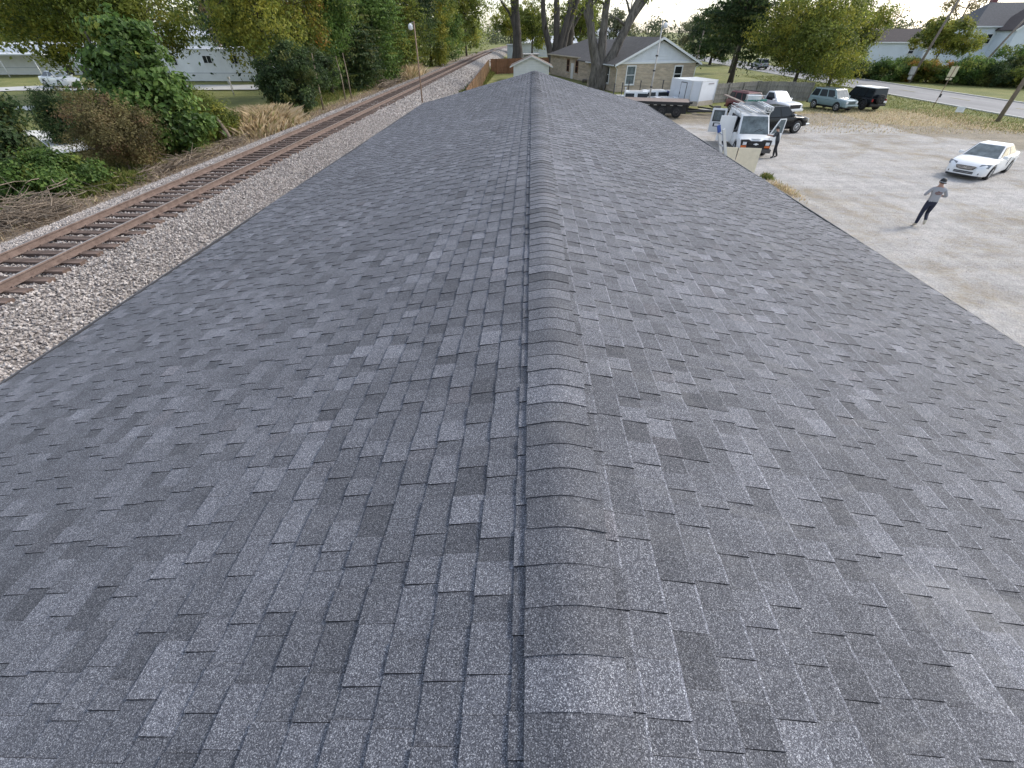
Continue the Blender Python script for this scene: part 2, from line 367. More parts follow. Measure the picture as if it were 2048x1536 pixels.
rocks(11000, (5.9, 38), lambda n: 4+43*rng.random(n), lambda x, y: 0*x+.012+rng.uniform(-.006, .004, len(x)), .01, .026, 'loose_gravel', stone, .5)
track = thing('railway_track', 'rusty single railway track on pale ballast curving away past the fence', 'railway track', (TC, 0, 1.7))
rust = NT('rusty_rail'); n = rust.noise(5, 5, .7)
rust_m = rust.out(rust.ramp(n, [(.3, (.11, .074, .06)), (.7, (.22, .16, .132))]), .75, n, .3, .005)
rl = NT('rail_top'); rail_top = rl.out((.42, .36, .31), .35, metal=.7)
ypts = np.concatenate([np.arange(-6, 112, 4.), np.arange(112, 262, 4.)])
prof = [(-.07, 0), (.07, 0), (.07, .014), (.012, .03), (.012, .125), (.036, .137), (.036, .163), (.026, .172), (-.026, .172), (-.036, .163), (-.036, .137), (-.012, .125), (-.012, .03), (-.07, .014)]
for sx in (-.755, .755):
    b = MB(); secs = [[(sx+px+float(shift(y)), y, .079+pz) for px, pz in prof] for y in ypts]
    n = len(prof)
    for i in range(len(secs)-1):
        for k in range(n):
            b.add([secs[i][k], secs[i][(k+1) % n], secs[i+1][(k+1) % n], secs[i+1][k]], [(0, 1, 2, 3)], 1 if k == 7 else 0)
    b.build('rail', [rust_m, rail_top], track)
tm = NT('tie_timber'); n = tm.noise(3, 7, .75, stretch=(.5, 6, 6)); n2 = tm.noise(1.3, 2)
tie_m = tm.out(tm.scale(tm.ramp(n, [(.3, (.045, .031, .024)), (.55, (.125, .086, .068)), (.75, (.22, .165, .135))]), tm.rng(n2, .3, .7, .7, 1.25)), .9, n, .5, .01)
ties = []
for k in range(4):
    b = MB(); b.box((0, 0, 0), (2.6, .225, .17)); o = b.build('railway_tie', tie_m, track, bevel=.012); ties.append(o)
    for v in o.data.vertices: v.co += Vector((random.uniform(-.02, .02), random.uniform(-.008, .008), random.uniform(-.006, .006)))
pl = MB()
for k in range(286):
    y = 3.2+.497*k; o = ties[k] if k < 4 else ties[k % 4].copy()
    if k >= 4: C.objects.link(o); o.parent = track
    sx = float(shift(y)); ang = -math.atan(float(2*.00042*max(y-112, 0)))
    o.location = (sx+random.uniform(-.07, .07), y, -.006+random.uniform(-.012, .012)); o.rotation_euler = (0, random.uniform(-.006, .006), ang+random.uniform(-.03, .03))
    if y < 90:
        for r in (-.755, .755):
            pl.box((sx+r, y, .074), (.34, .19, .016))
            for q in (-.1, .1): pl.box((sx+r+q, y+random.choice((-.06, .06)), .094), (.03, .03, .035))
tag(pl.build('tie_plate', rust_m, track), kind='stuff')

# ------------------------------------------------------------------ the long building and its shingled roof
SL = .2401; AN = math.atan(SL); CA, SA = math.cos(AN), math.sin(AN)
ZR, Y0, Y1, HW = 4.71, -3.0, 25.7, 5.65
def und(x, y):
    x = np.asarray(x, float); y = np.asarray(y, float)
    r = .010*np.sin(y*.9+x*.4+1)+.007*np.sin(y*1.7-x*.8)+.006*np.sin(x*1.9+y*.5)
    g = np.exp(-(x/1.1)**2)
    return r+g*(.03*np.exp(-((y-10.6)/.9)**2)-.035*np.exp(-((y-13.2)/1.5)**2)+.012*np.exp(-((y-6.4)/.8)**2))
def roofp(side, u, y, lift):
    x = u*CA+lift*SA
    return np.stack([side*x, y, ZR-u*SA+lift*CA+und(side*x, y)], -1)
bld = thing('long_building', 'long low building under a dark grey shingled gable roof, seen from its ridge', 'building')
bw = simple('building_wall', (.62, .61, .58), .7, var=.06)
b = MB(); b.box((0, (Y0+Y1)/2, 1.62), (HW*2-.7, Y1-Y0-.7, 3.24)); 
b.prism([(-HW+.36, 3.24), (HW-.36, 3.24), (0, ZR-.12)], 'y', Y0+.36, Y1-.36); b.build('wall', bw, bld)
deckm = simple('roof_deck', (.04, .04, .045), .9)
UE = HW/CA
V = []; F = []
ysd = np.linspace(Y0+.01, Y1-.01, 60)
b = MB()
for s in (-1, 1):
    us = np.linspace(0, UE-.02, 14); Us, Yy = np.meshgrid(us, ysd); P = roofp(s, Us, Yy, -.012).reshape(-1, 3)
    n = 14; b.add([tuple(p) for p in P], [(r*n+c, r*n+c+1, (r+1)*n+c+1, (r+1)*n+c) for r in range(59) for c in range(13)])
roof = b.build('roof', deckm, bld)
b = MB(); zE = ZR-HW*SL
for s in (-1, 1):
    b.box((s*(HW+.012), (Y0+Y1)/2, zE-.04), (.02, Y1-Y0, .11)); b.box((s*(HW-.18), (Y0+Y1)/2, zE-.085), (.36, Y1-Y0-.04, .02))
b.build('drip_edge', simple('drip_edge', (.06, .06, .065), .5), bld)
b = MB()
for yy in (Y0-.012, Y1+.012):
    for s in (-1, 1): b.bar((0, yy, ZR-.075), (s*HW, yy, zE-.075), .02, .13)
b.build('rake_board', simple('rake_board', (.3, .3, .3), .6), bld)
def shingle_mat():
    t = NT('shingle'); tone = t.attr('tone'); hue = t.attr('hue')
    wn = t.node('ShaderNodeTexVoronoi'); wn.inputs['Scale'].default_value = 410; t.L(t.tc.outputs['Object'], wn.inputs['Vector'])
    h = t.node('ShaderNodeSeparateColor'); t.L(wn.outputs['Color'], h.inputs[0])
    gr = t.ramp(h.outputs[0], [(0, (.03, .031, .037)), (.35, (.062, .064, .075)), (.62, (.1, .103, .118)), (.86, (.165, .169, .187)), (1, (.37, .375, .395))])
    n = t.noise(.35, 5, .65); n2 = t.noise(5, 4, .7); n3 = t.noise(60, 3, .8)
    f = t.math('MULTIPLY', t.rng(n, .3, .7, .87, 1.13), t.rng(n2, .3, .7, .93, 1.07)); f = t.math('MULTIPLY', f, t.rng(n3, .3, .7, .85, 1.15))
    col = t.scale(gr, t.math('MULTIPLY', f, t.rng(tone, 0, 1, .52, 1.58, False)))
    col = t.mix(t.rng(hue, .965, 1, 0, .16), col, t.mix(1, col, (1.25, .98, .86), 'MULTIPLY'))
    # chalky scuffs and granule dust, mostly on the right slope
    x = t.sep(); sc = t.noise(1.5, 7, .8, stretch=(.5, 1.6, 1), dist=.8)
    msk = t.math('MULTIPLY', t.rng(sc, .52, .75, 0, .5), t.rng(x[0], -.6, 1.0, .22, 1))
    col = t.mix(msk, col, t.scale(t.mix(.5, col, (.34, .33, .315)), 1.15))
    return t.out(col, .82, h.outputs[0], .35, .003, spec=.35)
shm = shingle_mat()
te = NT('asphalt_edge'); edge_m = te.out(te.scale((.03, .03, .033), te.rng(te.noise(90, 2), .3, .7, .6, 1.5)), .95, spec=.1)
EXP = .143
import math as _m
camp = np.array([-.175, 0, 6.2]); tt, yw = R_(39.98), R_(2.084)
Fv = np.array([-math.sin(yw)*math.cos(tt), math.cos(yw)*math.cos(tt), -math.sin(tt)]); Rv = np.array([math.cos(yw), math.sin(yw), 0]); Uv = np.cross(Rv, Fv)
SV = []; ST = []; SH = []; SU = []
for side in (-1, 1):
    u0 = .197 if side < 0 else .207
    for j in range(40):
        ub = u0+EXP*j
        if ub > UE+.03: break
        y = Y0-random.uniform(0, .9); raised = random.random() < .5; run_t = random.gauss(.47, .05); left = 0
        while y < Y1:
            wd = random.choice((.1, .12, .14, .16, .19)) if raised else random.choice((.08, .1, .13, .15, .18))
            y2 = y+wd*random.uniform(.9, 1.1); left -= 1
            if left <= 0: run_t = random.gauss(.46, .05); left = random.randint(4, 7)
            t_ = run_t+random.gauss(.045 if raised else -.055, .115)
            if random.random() < .07: t_ += .3
            lb = .0126 if raised else .0064
            lb += random.uniform(-.0008, .0008)
            a, c = max(y, Y0), min(y2, Y1); ut = ub-EXP-.03; du = random.uniform(-.003, .003)
            if ut < .01: ut = .01
            if c-a > .02:
                SU.append((side, ub+du, ut, a+.0008, c-.0008, lb)); ST.append(min(max(t_, .12), 1)); SH.append(random.random())
            y = y2; raised = not raised
            if random.random() < .06: raised = not raised
SU = np.array(SU); n = len(SU); ST = np.array(ST); SH = np.array(SH)
sd_, ub_, ut_, ya, yb, lb_ = SU.T
def corner(u, y, l):
    P = np.zeros((n, 3))
    for s in (-1, 1):
        k = sd_ == s; P[k] = roofp(s, u[k], y[k], l[k])
    return P
z0 = np.zeros(n)
top = .0*z0-.002
lw = np.where(sd_ > 0, .0085, .002); lz = lb_-lw*(lb_-top)/(ub_-ut_)          # lower lip: lit edge line painted into its tone on the right slope
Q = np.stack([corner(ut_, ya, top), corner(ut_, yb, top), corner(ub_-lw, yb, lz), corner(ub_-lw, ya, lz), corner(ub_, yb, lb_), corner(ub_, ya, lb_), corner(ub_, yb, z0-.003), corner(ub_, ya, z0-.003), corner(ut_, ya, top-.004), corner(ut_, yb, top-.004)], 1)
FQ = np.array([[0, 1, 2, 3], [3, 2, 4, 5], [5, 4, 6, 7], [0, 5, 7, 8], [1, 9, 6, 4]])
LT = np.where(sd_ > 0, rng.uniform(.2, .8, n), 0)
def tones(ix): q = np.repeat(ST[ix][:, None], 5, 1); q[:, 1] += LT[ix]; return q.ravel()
ctr = Q[:, :4].mean(1)-camp; dz = ctr@Fv; pxx = 1024+842.44*(ctr@Rv)/dz; pyy = 768-842.44*(ctr@Uv)/dz
area = (yb-ya)/(dz**2); area[(dz < .2) | (pxx < 10) | (pxx > 2038) | (pyy > 1526) | (pyy < 60)] = 0
near = np.argsort(-area)[:300]; isn = np.zeros(n, bool); isn[near] = True
def edged(o, pat):
    o.data.materials.append(edge_m); n_ = len(o.data.polygons); o.data.polygons.foreach_set('material_index', np.resize(np.array(pat, np.int32), n_)); return o
for i in near:
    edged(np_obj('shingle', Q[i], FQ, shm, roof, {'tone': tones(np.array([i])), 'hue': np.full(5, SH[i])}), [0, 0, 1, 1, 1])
k = np.where(~isn)[0]
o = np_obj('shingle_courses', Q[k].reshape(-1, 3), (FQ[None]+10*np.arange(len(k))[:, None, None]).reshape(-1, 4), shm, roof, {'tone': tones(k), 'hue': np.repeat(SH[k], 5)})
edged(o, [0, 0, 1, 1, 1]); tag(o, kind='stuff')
# low ridge vent that carries the caps
yv = np.linspace(Y0+.02, Y1-.02, 90); b = MB()
for sgn in (-1, 1):
    vs = []
    for y in yv:
        for q, l in ((.146, -.004), (.146, .0105), (.02, .0105)): vs.append(tuple(roofp(sgn, np.array(q), np.array(y), np.array(l))))
    b.add(vs, [(3*i+c, 3*i+c+1, 3*i+c+4, 3*i+c+3) for i in range(89) for c in range(2)])
b.build('ridge_vent', M['black_matte'], roof)
# ridge caps
prof = []
for q in np.linspace(-.155, .155, 13):
    a = abs(q); ap = .065
    x = q*CA; z = -(a*SA if a > ap else (a*a/(2*ap)+ap/2)*SA)
    prof.append((x, z))
prof = np.array(prof); m = len(prof)
yc = Y0
ncap = int((Y1-Y0)/EXP)
for c in range(ncap):
    ya_, yb_ = Y0+.0306+(c+.0)*EXP, Y0+.0306+(c+1)*EXP+.035
    yb_ = min(yb_, Y1); dx = random.uniform(-.004, .004); lift = .0235+random.uniform(-.001, .0025); sk = random.uniform(-.004, .004)
    def ring(y, l, inset=0):
        P = np.zeros((m, 3)); P[:, 0] = prof[:, 0]+dx+.004*(l > .0178)*np.sign(prof[:, 0]); P[:, 1] = y+sk*prof[:, 0]/.15
        P[:, 2] = ZR+prof[:, 1]+l-inset+und(prof[:, 0], np.full(m, y)); return P
    V = np.concatenate([ring(ya_, lift), ring(yb_, .0192), ring(ya_, lift-.0036), ring(yb_, .016)])
    F = [[i, i+1, m+i+1, m+i] for i in range(m-1)]+[[2*m+i, 2*m+i+1, i+1, i] for i in range(m-1)]+[[0, m, 3*m, 2*m], [m-1, 3*m-1, 4*m-1, 2*m-1]]
    tn = min(max(random.gauss(.5, .17), .1), .95)
    if random.random() < .12: tn = .12
    edged(np_obj('ridge_cap', V, F, shm, roof, {'tone': np.full(len(F), tn), 'hue': np.full(len(F), random.random())}), [0]*(m-1)+[1]*(m+1))
# ------------------------------------------------------------------ foliage
def leaf_obj(name, lobes, n, size, mat, parent, clumps=60, spread=.16, shell=.55, up=.35, seed=0, hue=.15, sag=0, asp=.55, vary=.25):
    """leaf-sized faces in clumps spread through the lobes' volume; lobes: (x,y,z,rx,ry,rz)"""
    r = np.random.default_rng(seed+101); L = np.array(lobes, float)
    wgt = (L[:, 3]*L[:, 4]*L[:, 5])**.75; wgt /= wgt.sum()
    li = r.choice(len(L), clumps, p=wgt)
    d = r.normal(0, 1, (clumps, 3)); d /= np.linalg.norm(d, axis=1)[:, None]
    rad = shell+(1.02-shell)*r.random(clumps)**.7
    cc = L[li, :3]+d*L[li, 3:]*rad[:, None]*r.uniform(.85, 1.15, (clumps, 1))
    ctone = np.clip(r.normal(.45, vary, clumps), 0, 1); chue = (r.random(clumps) < hue)*r.uniform(.3, 1, clumps)
    cr = spread*L[li, 3:].mean(1)*r.uniform(.6, 1.5, clumps)
    ci = r.choice(clumps, n, p=cr**1.7/(cr**1.7).sum())
    o = r.normal(0, 1, (n, 3)); o[:, 2] *= .75
    p = cc[ci]+o*cr[ci, None]; p[:, 2] -= sag*np.abs(o[:, 2])*cr[ci]
    out = d[ci]*.6+o*.35+r.normal(0, .55, (n, 3)); out[:, 2] += up
    nn = out/np.linalg.norm(out, axis=1)[:, None]
    t = r.normal(0, 1, (n, 3)); t[:, 2] -= .3; t -= nn*(t*nn).sum(1)[:, None]; t /= np.linalg.norm(t, axis=1)[:, None]
    bt = np.cross(nn, t); s = size*r.uniform(.6, 1.3, (n, 1))
    V = np.stack([p-t*s*.55, p+bt*s*asp*.5+nn*s*.08-t*s*.05, p+t*s*.55-nn*s*.1, p-bt*s*asp*.5+nn*s*.08-t*s*.05], 1).reshape(-1, 3)
    F = np.arange(4*n).reshape(n, 4)
    tone = np.clip(ctone[ci]+r.normal(0, .16, n), 0, 1); h = np.clip(chue[ci]+r.normal(0, .08, n), 0, 1)
    return np_obj(name, V, F, mat, parent, {'tone': tone, 'hue': h})
def limbs(b, base, h, r0, lobes, r, n=7, lean=(0, 0), bend=.06, fork=.35, sub=2, m=0):
    pts = []; k = 7
    for i in range(k):
        q = i/(k-1); pts.append(Vector((base[0]+lean[0]*q+r.normal(0, bend)*h*.1*q, base[1]+lean[1]*q+r.normal(0, bend)*h*.1*q, base[2]+h*q)))
    rad = [r0*(1.35 if i == 0 else 1)*(1-.72*i/(k-1)) for i in range(k)]
    b.tube(pts, rad, n, m)
    for lo in lobes:
        q = fork+(.92-fork)*r.random(); i = min(int(q*(k-1)), k-2); st = pts[i].lerp(pts[i+1], q*(k-1)-i)
        en = Vector(lo[:3])+Vector(r.normal(0, .3, 3))*lo[3]*.5; md = st.lerp(en, .5)+Vector(r.normal(0, .08, 3))*(en-st).length
        rr = r0*(1-.7*q)*.55; b.tube([st, md, en], [rr, rr*.6, rr*.2], max(5, n-2), m)
        for _ in range(sub):
            e2 = Vector(lo[:3])+Vector(np.array(lo[3:])*r.normal(0, .55, 3)); b.tube([md, md.lerp(e2, .5)+Vector(r.normal(0, .1, 3)), e2], [rr*.5, rr*.3, rr*.1], 4, m)
def tree(name, label, loc, h, r0, lobes, n, size, leaf, seed, cat='tree', group=None, bark='bark_dark', clumps=70, lean=(0, 0), trunk=True, **k):
    t = thing(name, label, cat, loc, 0, group); r = np.random.default_rng(seed)
    if trunk:
        b = MB(); limbs(b, (0, 0, -.1), h, r0, lobes, r, lean=lean); b.build('trunk', M[bark], t)
    leaf_obj('crown' if cat == 'tree' else 'foliage', lobes, n, size, M[leaf], t, clumps=clumps, seed=seed, **k)
    return t
def blobs(seed, cx, cy, cz, R, H, k, rr=.45):
    r = np.random.default_rng(seed); o = []
    for i in range(k):
        a = 6.28*i/k+r.normal(0, .4); q = r.uniform(.25, .8); z = r.uniform(-.8, .85); f = (1-.55*z*z)
        o.append((cx+R*q*f*math.cos(a), cy+R*q*f*math.sin(a), cz+H/2*z*.75, R*rr*r.uniform(.8, 1.25), R*rr*r.uniform(.8, 1.25), H*.2*r.uniform(.8, 1.3)))
    return o
ZL = 1.28                                              # ground level on the far side of the track
# bushes close to the track
tree('broadleaf_tree', 'tall bright green tree with large leaves, standing by the track in front of the trailers', (-20.6, 24.4, ZL), 5, .14,
     [(.8, 0, 2.0, 1.9, 2.0, 1.8), (1.3, .1, 4.1, 1.4, 1.5, 1.3), (2.1, -.1, 3.5, 1.2, 1.4, 1.2), (1.0, .3, 5.1, .9, 1.0, .9), (2.2, .2, 1.4, 1.3, 1.5, 1.3), (2.2, .6, 2.7, 1.0, 1.2, 1.0), (1.8, .3, 4.9, .7, .8, .8), (.7, .4, 3.1, 1.0, 1.3, 1.2)],
     26000, .235, 'leaf_green', 1, clumps=260, spread=.18, shell=.5, hue=.05, asp=.75, up=.5, sag=.4)
tree('brown_shrub', 'rounded brown and olive shrub with fine twigs beside the bright green tree', (-18.9, 21.0, ZL), 1.6, .05,
     [(0, 0, 1.5, 1.7, 1.7, 1.35), (-.7, .3, 2.1, 1.1, 1.1, 1.0), (.8, 0, 1.3, 1.1, 1.1, 1.1)], 22000, .09, 'leaf_brown', 2, 'shrub', bark='twig', clumps=200, spread=.13, shell=.5, hue=.3)
tree('feathery_shrub', 'dark green feathery shrub between the silver car and the brown shrub', (-26.3, 26.6, ZL), 1.8, .05,
     [(0, 0, 1.0, 1.1, 1.1, 1.0), (.4, .2, 1.7, .7, .7, .9), (-.6, 0, 1.6, .7, .7, .8)], 14000, .15, 'leaf_dark', 3, 'shrub', clumps=120, spread=.18, asp=.3, hue=.1)
tree('leafy_bush', 'large dark green bush at the left edge of the view', (-21.3, 17.8, ZL), 2, .06,
     [(0, 0, 1.3, 1.6, 1.8, 1.4), (-.5, .6, 2.2, 1.2, 1.3, 1.1), (-1.2, -1, 2.2, 1.5, 1.6, 1.4), (.8, -1.2, .9, 1.2, 1.4, 1.0), (-2.2, .2, 2.2, 1.3, 1.5, 1.3), (-.2, .9, 3.0, 1.0, 1.1, 1.0), (-1.1, .6, 3.2, 1.0, 1.2, 1.1)], 30000, .17, 'leaf_dark', 4, 'bush', clumps=220, spread=.17, hue=.15)
tree('leafy_bush', 'low fresh green bush just above the dead brush pile', (-18.7, 17.0, ZL), .8, .04,
     [(0, 0, .6, 1.1, 1.0, .75), (.6, .9, .5, .8, .8, .6), (-.3, -.7, .6, .8, .8, .7)], 13000, .13, 'leaf_green', 5, 'bush', clumps=150, spread=.17, hue=.2)
tree('olive_bush', 'olive green bush right of the bright green tree above the broken stump', (-18.9, 28.2, ZL), 1.2, .05,
     [(0, 0, 1.0, 1.2, 1.2, 1.0), (-.9, .4, 1.5, .9, .9, .9), (.5, .5, .8, .8, .8, .7)], 13000, .11, 'leaf_olive', 6, 'bush', clumps=150, spread=.17, hue=.1)
# the row of trees along the far side of the track
def row_tree(name, label, x, y, R, H, leaf, seed, n=8500, size=.22, base=ZL, cz=None, cat='tree', k=11, **kw):
    lob = blobs(seed, 0, 0, cz or H*.47, R, H*1.0, k)
    return tree(name, label, (x, y, base), H*.75, max(.1, H*.014), lob, n, size, leaf, seed, cat, None if cat != 'tree' else 'trees along the far side of the track', clumps=int(n/70), **kw)
row_tree('roadside_bush', 'dense dark green bush at the track edge right of the dry tan grass', -18.3, 37.6, 2.5, 4.6, 'leaf_dark', 20, 17000, .18, cat='bush')
row_tree('roadside_bush', 'dark glossy bush below the yellow tree, between two bare stems', -18.8, 42.6, 2.6, 4.0, 'leaf_dark', 21, 16000, .18, cat='bush')
row_tree('maple_tree', 'yellowing green tree with long boughs right of the second white trailer', -21.6, 42.5, 4.1, 12, 'leaf_olive', 22, 20000, .22, hue=.4, cz=8.2)
row_tree('orange_tree', 'tree with a patch of rusty orange leaves among green ones', -20.4, 46.6, 3.2, 12, 'leaf_yellow', 23, 11000, .22, hue=.3, cz=8.8)
row_tree('dense_tree', 'dense mid green tree over the dark bushes left of the lamp pole', -19.8, 50.0, 3.8, 12, 'leaf_green', 24, 22000, .24, hue=.1)
row_tree('dense_tree', 'dark tree whose boughs hang low over the track bank', -19.2, 56.5, 3.6, 12.5, 'leaf_dark', 25, 20000, .26, hue=.2, sag=1)
row_tree('weeping_tree', 'tall drooping green tree just left of the white track lamp', -18.8, 63.5, 3.7, 14, 'leaf_green', 26, 21000, .26, hue=.15, sag=1.2)
row_tree('weeping_tree', 'drooping yellow green tree just right of the white track lamp', -18.4, 72.0, 3.8, 15, 'leaf_olive', 27, 18000, .28, hue=.1, sag=1.2)
row_tree('dense_tree', 'dark green tree behind the bright dry grass clump', -18.6, 82, 4.2, 15, 'leaf_dark', 28, 14000, .32, hue=.3)
row_tree('dense_tree', 'yellowing tree over the track bend, left of the utility cabinet', -18.4, 96, 4.6, 15, 'leaf_olive', 29, 14000, .34, hue=.5)
row_tree('dense_tree', 'tall green tree at the far track bend, farthest of its row but one', -18.6, 112, 5, 16, 'leaf_green', 30, 13000, .38, hue=.4)
row_tree('dense_tree', 'hazy green tree closing the far end of the track', -17, 138, 7, 16, 'leaf_olive', 31, 12000, .5, hue=.2)
row_tree('shade_tree', 'big olive yellow tree hanging over the white carport', -40.5, 47.5, 6.6, 13, 'leaf_olive', 32, 32000, .28, hue=.3, cz=8.6)
row_tree('shade_tree', 'nearer olive tree behind the top of the bright green tree', -33, 44, 5.2, 12, 'leaf_olive', 33, 26000, .26, hue=.1, cz=8.4)
row_tree('conifer_tree', 'very dark tree with thick trunks behind the long trailer, at the left edge', -80, 85, 8.5, 17, 'leaf_dark', 34, 14000, .5, cz=12)
row_tree('conifer_tree', 'dark conifer behind the second trailer', -52, 92, 5.5, 15, 'leaf_dark', 35, 12000, .42, cz=8.6)
row_tree('conifer_tree', 'dark conifer left of the yellow tree, above the trailer roof', -44, 88, 5, 15, 'leaf_dark', 36, 12000, .42, cz=8.6)
row_tree('dense_tree', 'shaded green tree behind the autumn tree and second trailer', -33, 62, 5.5, 14, 'leaf_dark', 37, 16000, .34, hue=.2, cz=8)
row_tree('dense_tree', 'tall tree behind the dark trackside trees, left of the lamp', -27, 74, 6, 16, 'leaf_dark', 38, 15000, .38, hue=.3)
row_tree('dense_tree', 'tall greyish tree behind the drooping trees', -27, 95, 7, 17, 'leaf_olive', 39, 13000, .44, hue=.1)
row_tree('bare_tree', 'thin bare grey tree standing left of the yellow tree', -39, 66, 2.2, 13, 'leaf_brown', 40, 500, .2, bark='twig')
# bare stems at the bank
for i, (x, y, h) in enumerate(((-17.4, 46.5, 3.2), (-17.2, 47.6, 3.4), (-17.1, 40.3, 3.6))):
    b = MB(); b.tube([(0, 0, -.1), (.05, .05, h*.5), (-.1+.1*i, .1, h)], [.07, .055, .03], 6)
    tag(b.build('sapling', M['twig']), ['pale bare sapling stem, left of a pair by the dark bushes', 'pale bare sapling stem, right of a pair by the dark bushes', 'bare grey stem rising out of the dark bush under the yellow tree'][i], 'sapling', 'bare saplings at the track bank').location = (x, y, ZL)
# dry grass, weeds, dead brush
def grass(name, label, c, ext, n, h, mat, seed, cat='grass clump', kind=None, lean=.35):
    r = np.random.default_rng(seed); x = r.normal(0, .5, n)*ext[0]; y = r.normal(0, .5, n)*ext[1]
    hh = h*r.uniform(.4, 1.15, n)*np.exp(-.35*((x/ext[0])**2+(y/ext[1])**2)); a = r.uniform(0, 6.28, n); wd = .012+.012*r.random(n); lx, ly = r.normal(0, lean, n)*hh, r.normal(0, lean, n)*hh
    dx, dy = np.cos(a)*wd, np.sin(a)*wd; z = zg(x+c[0], y+c[1])-c[2]
    V = np.stack([np.stack([x-dx, y-dy, z-.03], 1), np.stack([x+dx, y+dy, z-.03], 1), np.stack([x+dx*.7+lx*.4, y+dy*.7+ly*.4, z+hh*.62], 1), np.stack([x+lx, y+ly, z+hh], 1)], 1).reshape(-1, 3)
    o = np_obj(name, V, np.arange(4*n).reshape(n, 4), M[mat], None, {'tone': np.clip(r.normal(.55, .25, n), 0, 1), 'hue': (r.random(n) < .15)*.8})
    o.location = c; return tag(o, label, cat, None, kind)
grass('dry_grass_clump', 'tall tan dry grass on the bank right of the olive bush', (-17.6, 31.8, ZL), (1.4, 2.6), 15000, 1.15, 'dry_grass', 1, lean=.5)
grass('dry_grass_clump', 'low yellow green grass below the brown shrub', (-17.5, 18.2, ZL), (.7, 1.6), 2600, .4, 'green_grass', 2)
grass('dry_grass_clump', 'bright straw coloured grass clump far along the track', (-16.7, 72.5, ZL), (1.2, 4.0), 3000, 1.5, 'dry_grass', 3)
grass('weed_clump', 'yellowish weeds growing along the gravel beside the roof edge', (12.75, 23.3, 0), (.5, 1.7), 700, .2, 'dry_grass', 4, 'weeds', 'stuff')
grass('weed_clump', 'small green weed at the roof edge right of the cream boards', (12.9, 25.4, 0), (.3, .6), 260, .3, 'green_grass', 5, 'weeds', 'stuff')
r = np.random.default_rng(5)
def scatter_grass(name, n, fx, h, mat, seed):
    r = np.random.default_rng(seed); x, y = fx(r, n); z = zg(x, y); hh = h*r.uniform(.4, 1.3, n); a = r.uniform(0, 6.28, n); wd = .02
    dx, dy = np.cos(a)*wd, np.sin(a)*wd; lx, ly = r.normal(0, .4, n)*hh, r.normal(0, .4, n)*hh
    V = np.stack([np.stack([x-dx, y-dy, z-.03], 1), np.stack([x+dx, y+dy, z-.03], 1), np.stack([x+dx*.7+lx*.4, y+dy*.7+ly*.4, z+hh*.62], 1), np.stack([x+lx, y+ly, z+hh], 1)], 1).reshape(-1, 3)
    return tag(np_obj(name, V, np.arange(4*n).reshape(n, 4), M[mat], None, {'tone': r.random(n), 'hue': (r.random(n) < .2)*.8}), kind='stuff')
scatter_grass('bank_grass', 12000, lambda r, n: (-17.9-3.2*r.random(n)**.8-.6*r.random(n), 8+75*r.random(n)), .3, 'green_grass', 8)
scatter_grass('bank_weeds', 6000, lambda r, n: (-8.4+1.6*r.random(n), 36+64*r.random(n)), .4, 'green_grass', 9)
scatter_grass('dead_grass', 2200, lambda r, n: (-16.4-1.6*r.random(n), 6+60*r.random(n)), .14, 'dry_grass', 10)
scatter_grass('verge_grass', 14000, lambda r, n: (37.5+7.5*r.random(n), 20+75*r.random(n)), .12, 'green_grass', 11)
scatter_grass('verge_dry_grass', 8000, lambda r, n: (20+22*r.random(n)**.8, 39+14*r.random(n)), .12, 'dry_grass', 12)
def brush(name, label, c, ext, n, ln, rad, seed, cat='brush pile'):
    r = np.random.default_rng(seed); b = MB()
    for i in range(n):
        x, y = r.normal(0, .45)*ext[0], r.normal(0, .45)*ext[1]; zc = float(zg(x+c[0], y+c[1]))-c[2]; a = r.uniform(0, 6.28); l = ln*r.uniform(.35, 1.2); e = r.normal(0, .25); z = zc+abs(r.normal(0, .3))*ext[2]
        d = Vector((math.cos(a), math.sin(a), e))*l; p = Vector((x, y, z)); rr = rad*r.uniform(.4, 1.3)
        b.tube([p-d*.5, p+Vector(r.normal(0, .1, 3))*l*.5, p+d*.5], [rr, rr*.8, rr*.3], 4, 0, True, False)
    o = b.build(name, M['twig']); o.location = c; return tag(o, label, cat)
brush('dead_brush', 'tangled pile of grey dead branches beside the track at the left edge', (-17.2, 14.2, ZL), (1.1, 2.0, 1.0), 420, 1.5, .014, 1)
brush('dead_brush', 'scattered broken sticks on bare soil below the bright green tree', (-16.9, 21.5, ZL), (.6, 3.4, .5), 230, 1.1, .018, 2)
brush('dead_brush', 'small heap of sticks beside the broken stump', (-17.2, 26.6, ZL), (.5, 1.5, .5), 120, 1.1, .016, 3)
brush('dead_brush', 'dark brush heap on the bank by the lamp pole', (-16.8, 60, ZL), (.7, 6.0, .9), 200, 1.8, .03, 4)
r = np.random.default_rng(77); n = 9000; x = -16.2-1.9*r.random(n); y = 7+60*r.random(n)**1.3; z = zg(x, y)+.02+.03*r.random(n)
a = r.uniform(0, 6.28, n); s1 = r.uniform(.03, .09, n); s2 = s1*r.uniform(.25, .9, n); tl = r.normal(0, .35, n)
V = np.stack([np.stack([x+np.cos(a)*s1*p-np.sin(a)*s2*q, y+np.sin(a)*s1*p+np.cos(a)*s2*q, z+tl*s1*p], 1) for p, q in ((-1, 0), (0, .5), (1, 0), (0, -.5))], 1).reshape(-1, 3)
tag(np_obj('leaf_litter', V, np.arange(4*n).reshape(n, 4), leaf_mat('litter', (.07, .045, .03), (.19, .13, .09), (.42, .34, .25)), None, {'tone': r.random(n), 'hue': np.zeros(n)}), kind='stuff')
b = MB(); b.tube([(0, 0, -.1), (-.18, .05, .55), (-.42, .1, 1.15)], [.16, .12, .07], 8); b.tube([(-.05, 0, .1), (-.35, -.2, .5)], [.07, .03], 6)
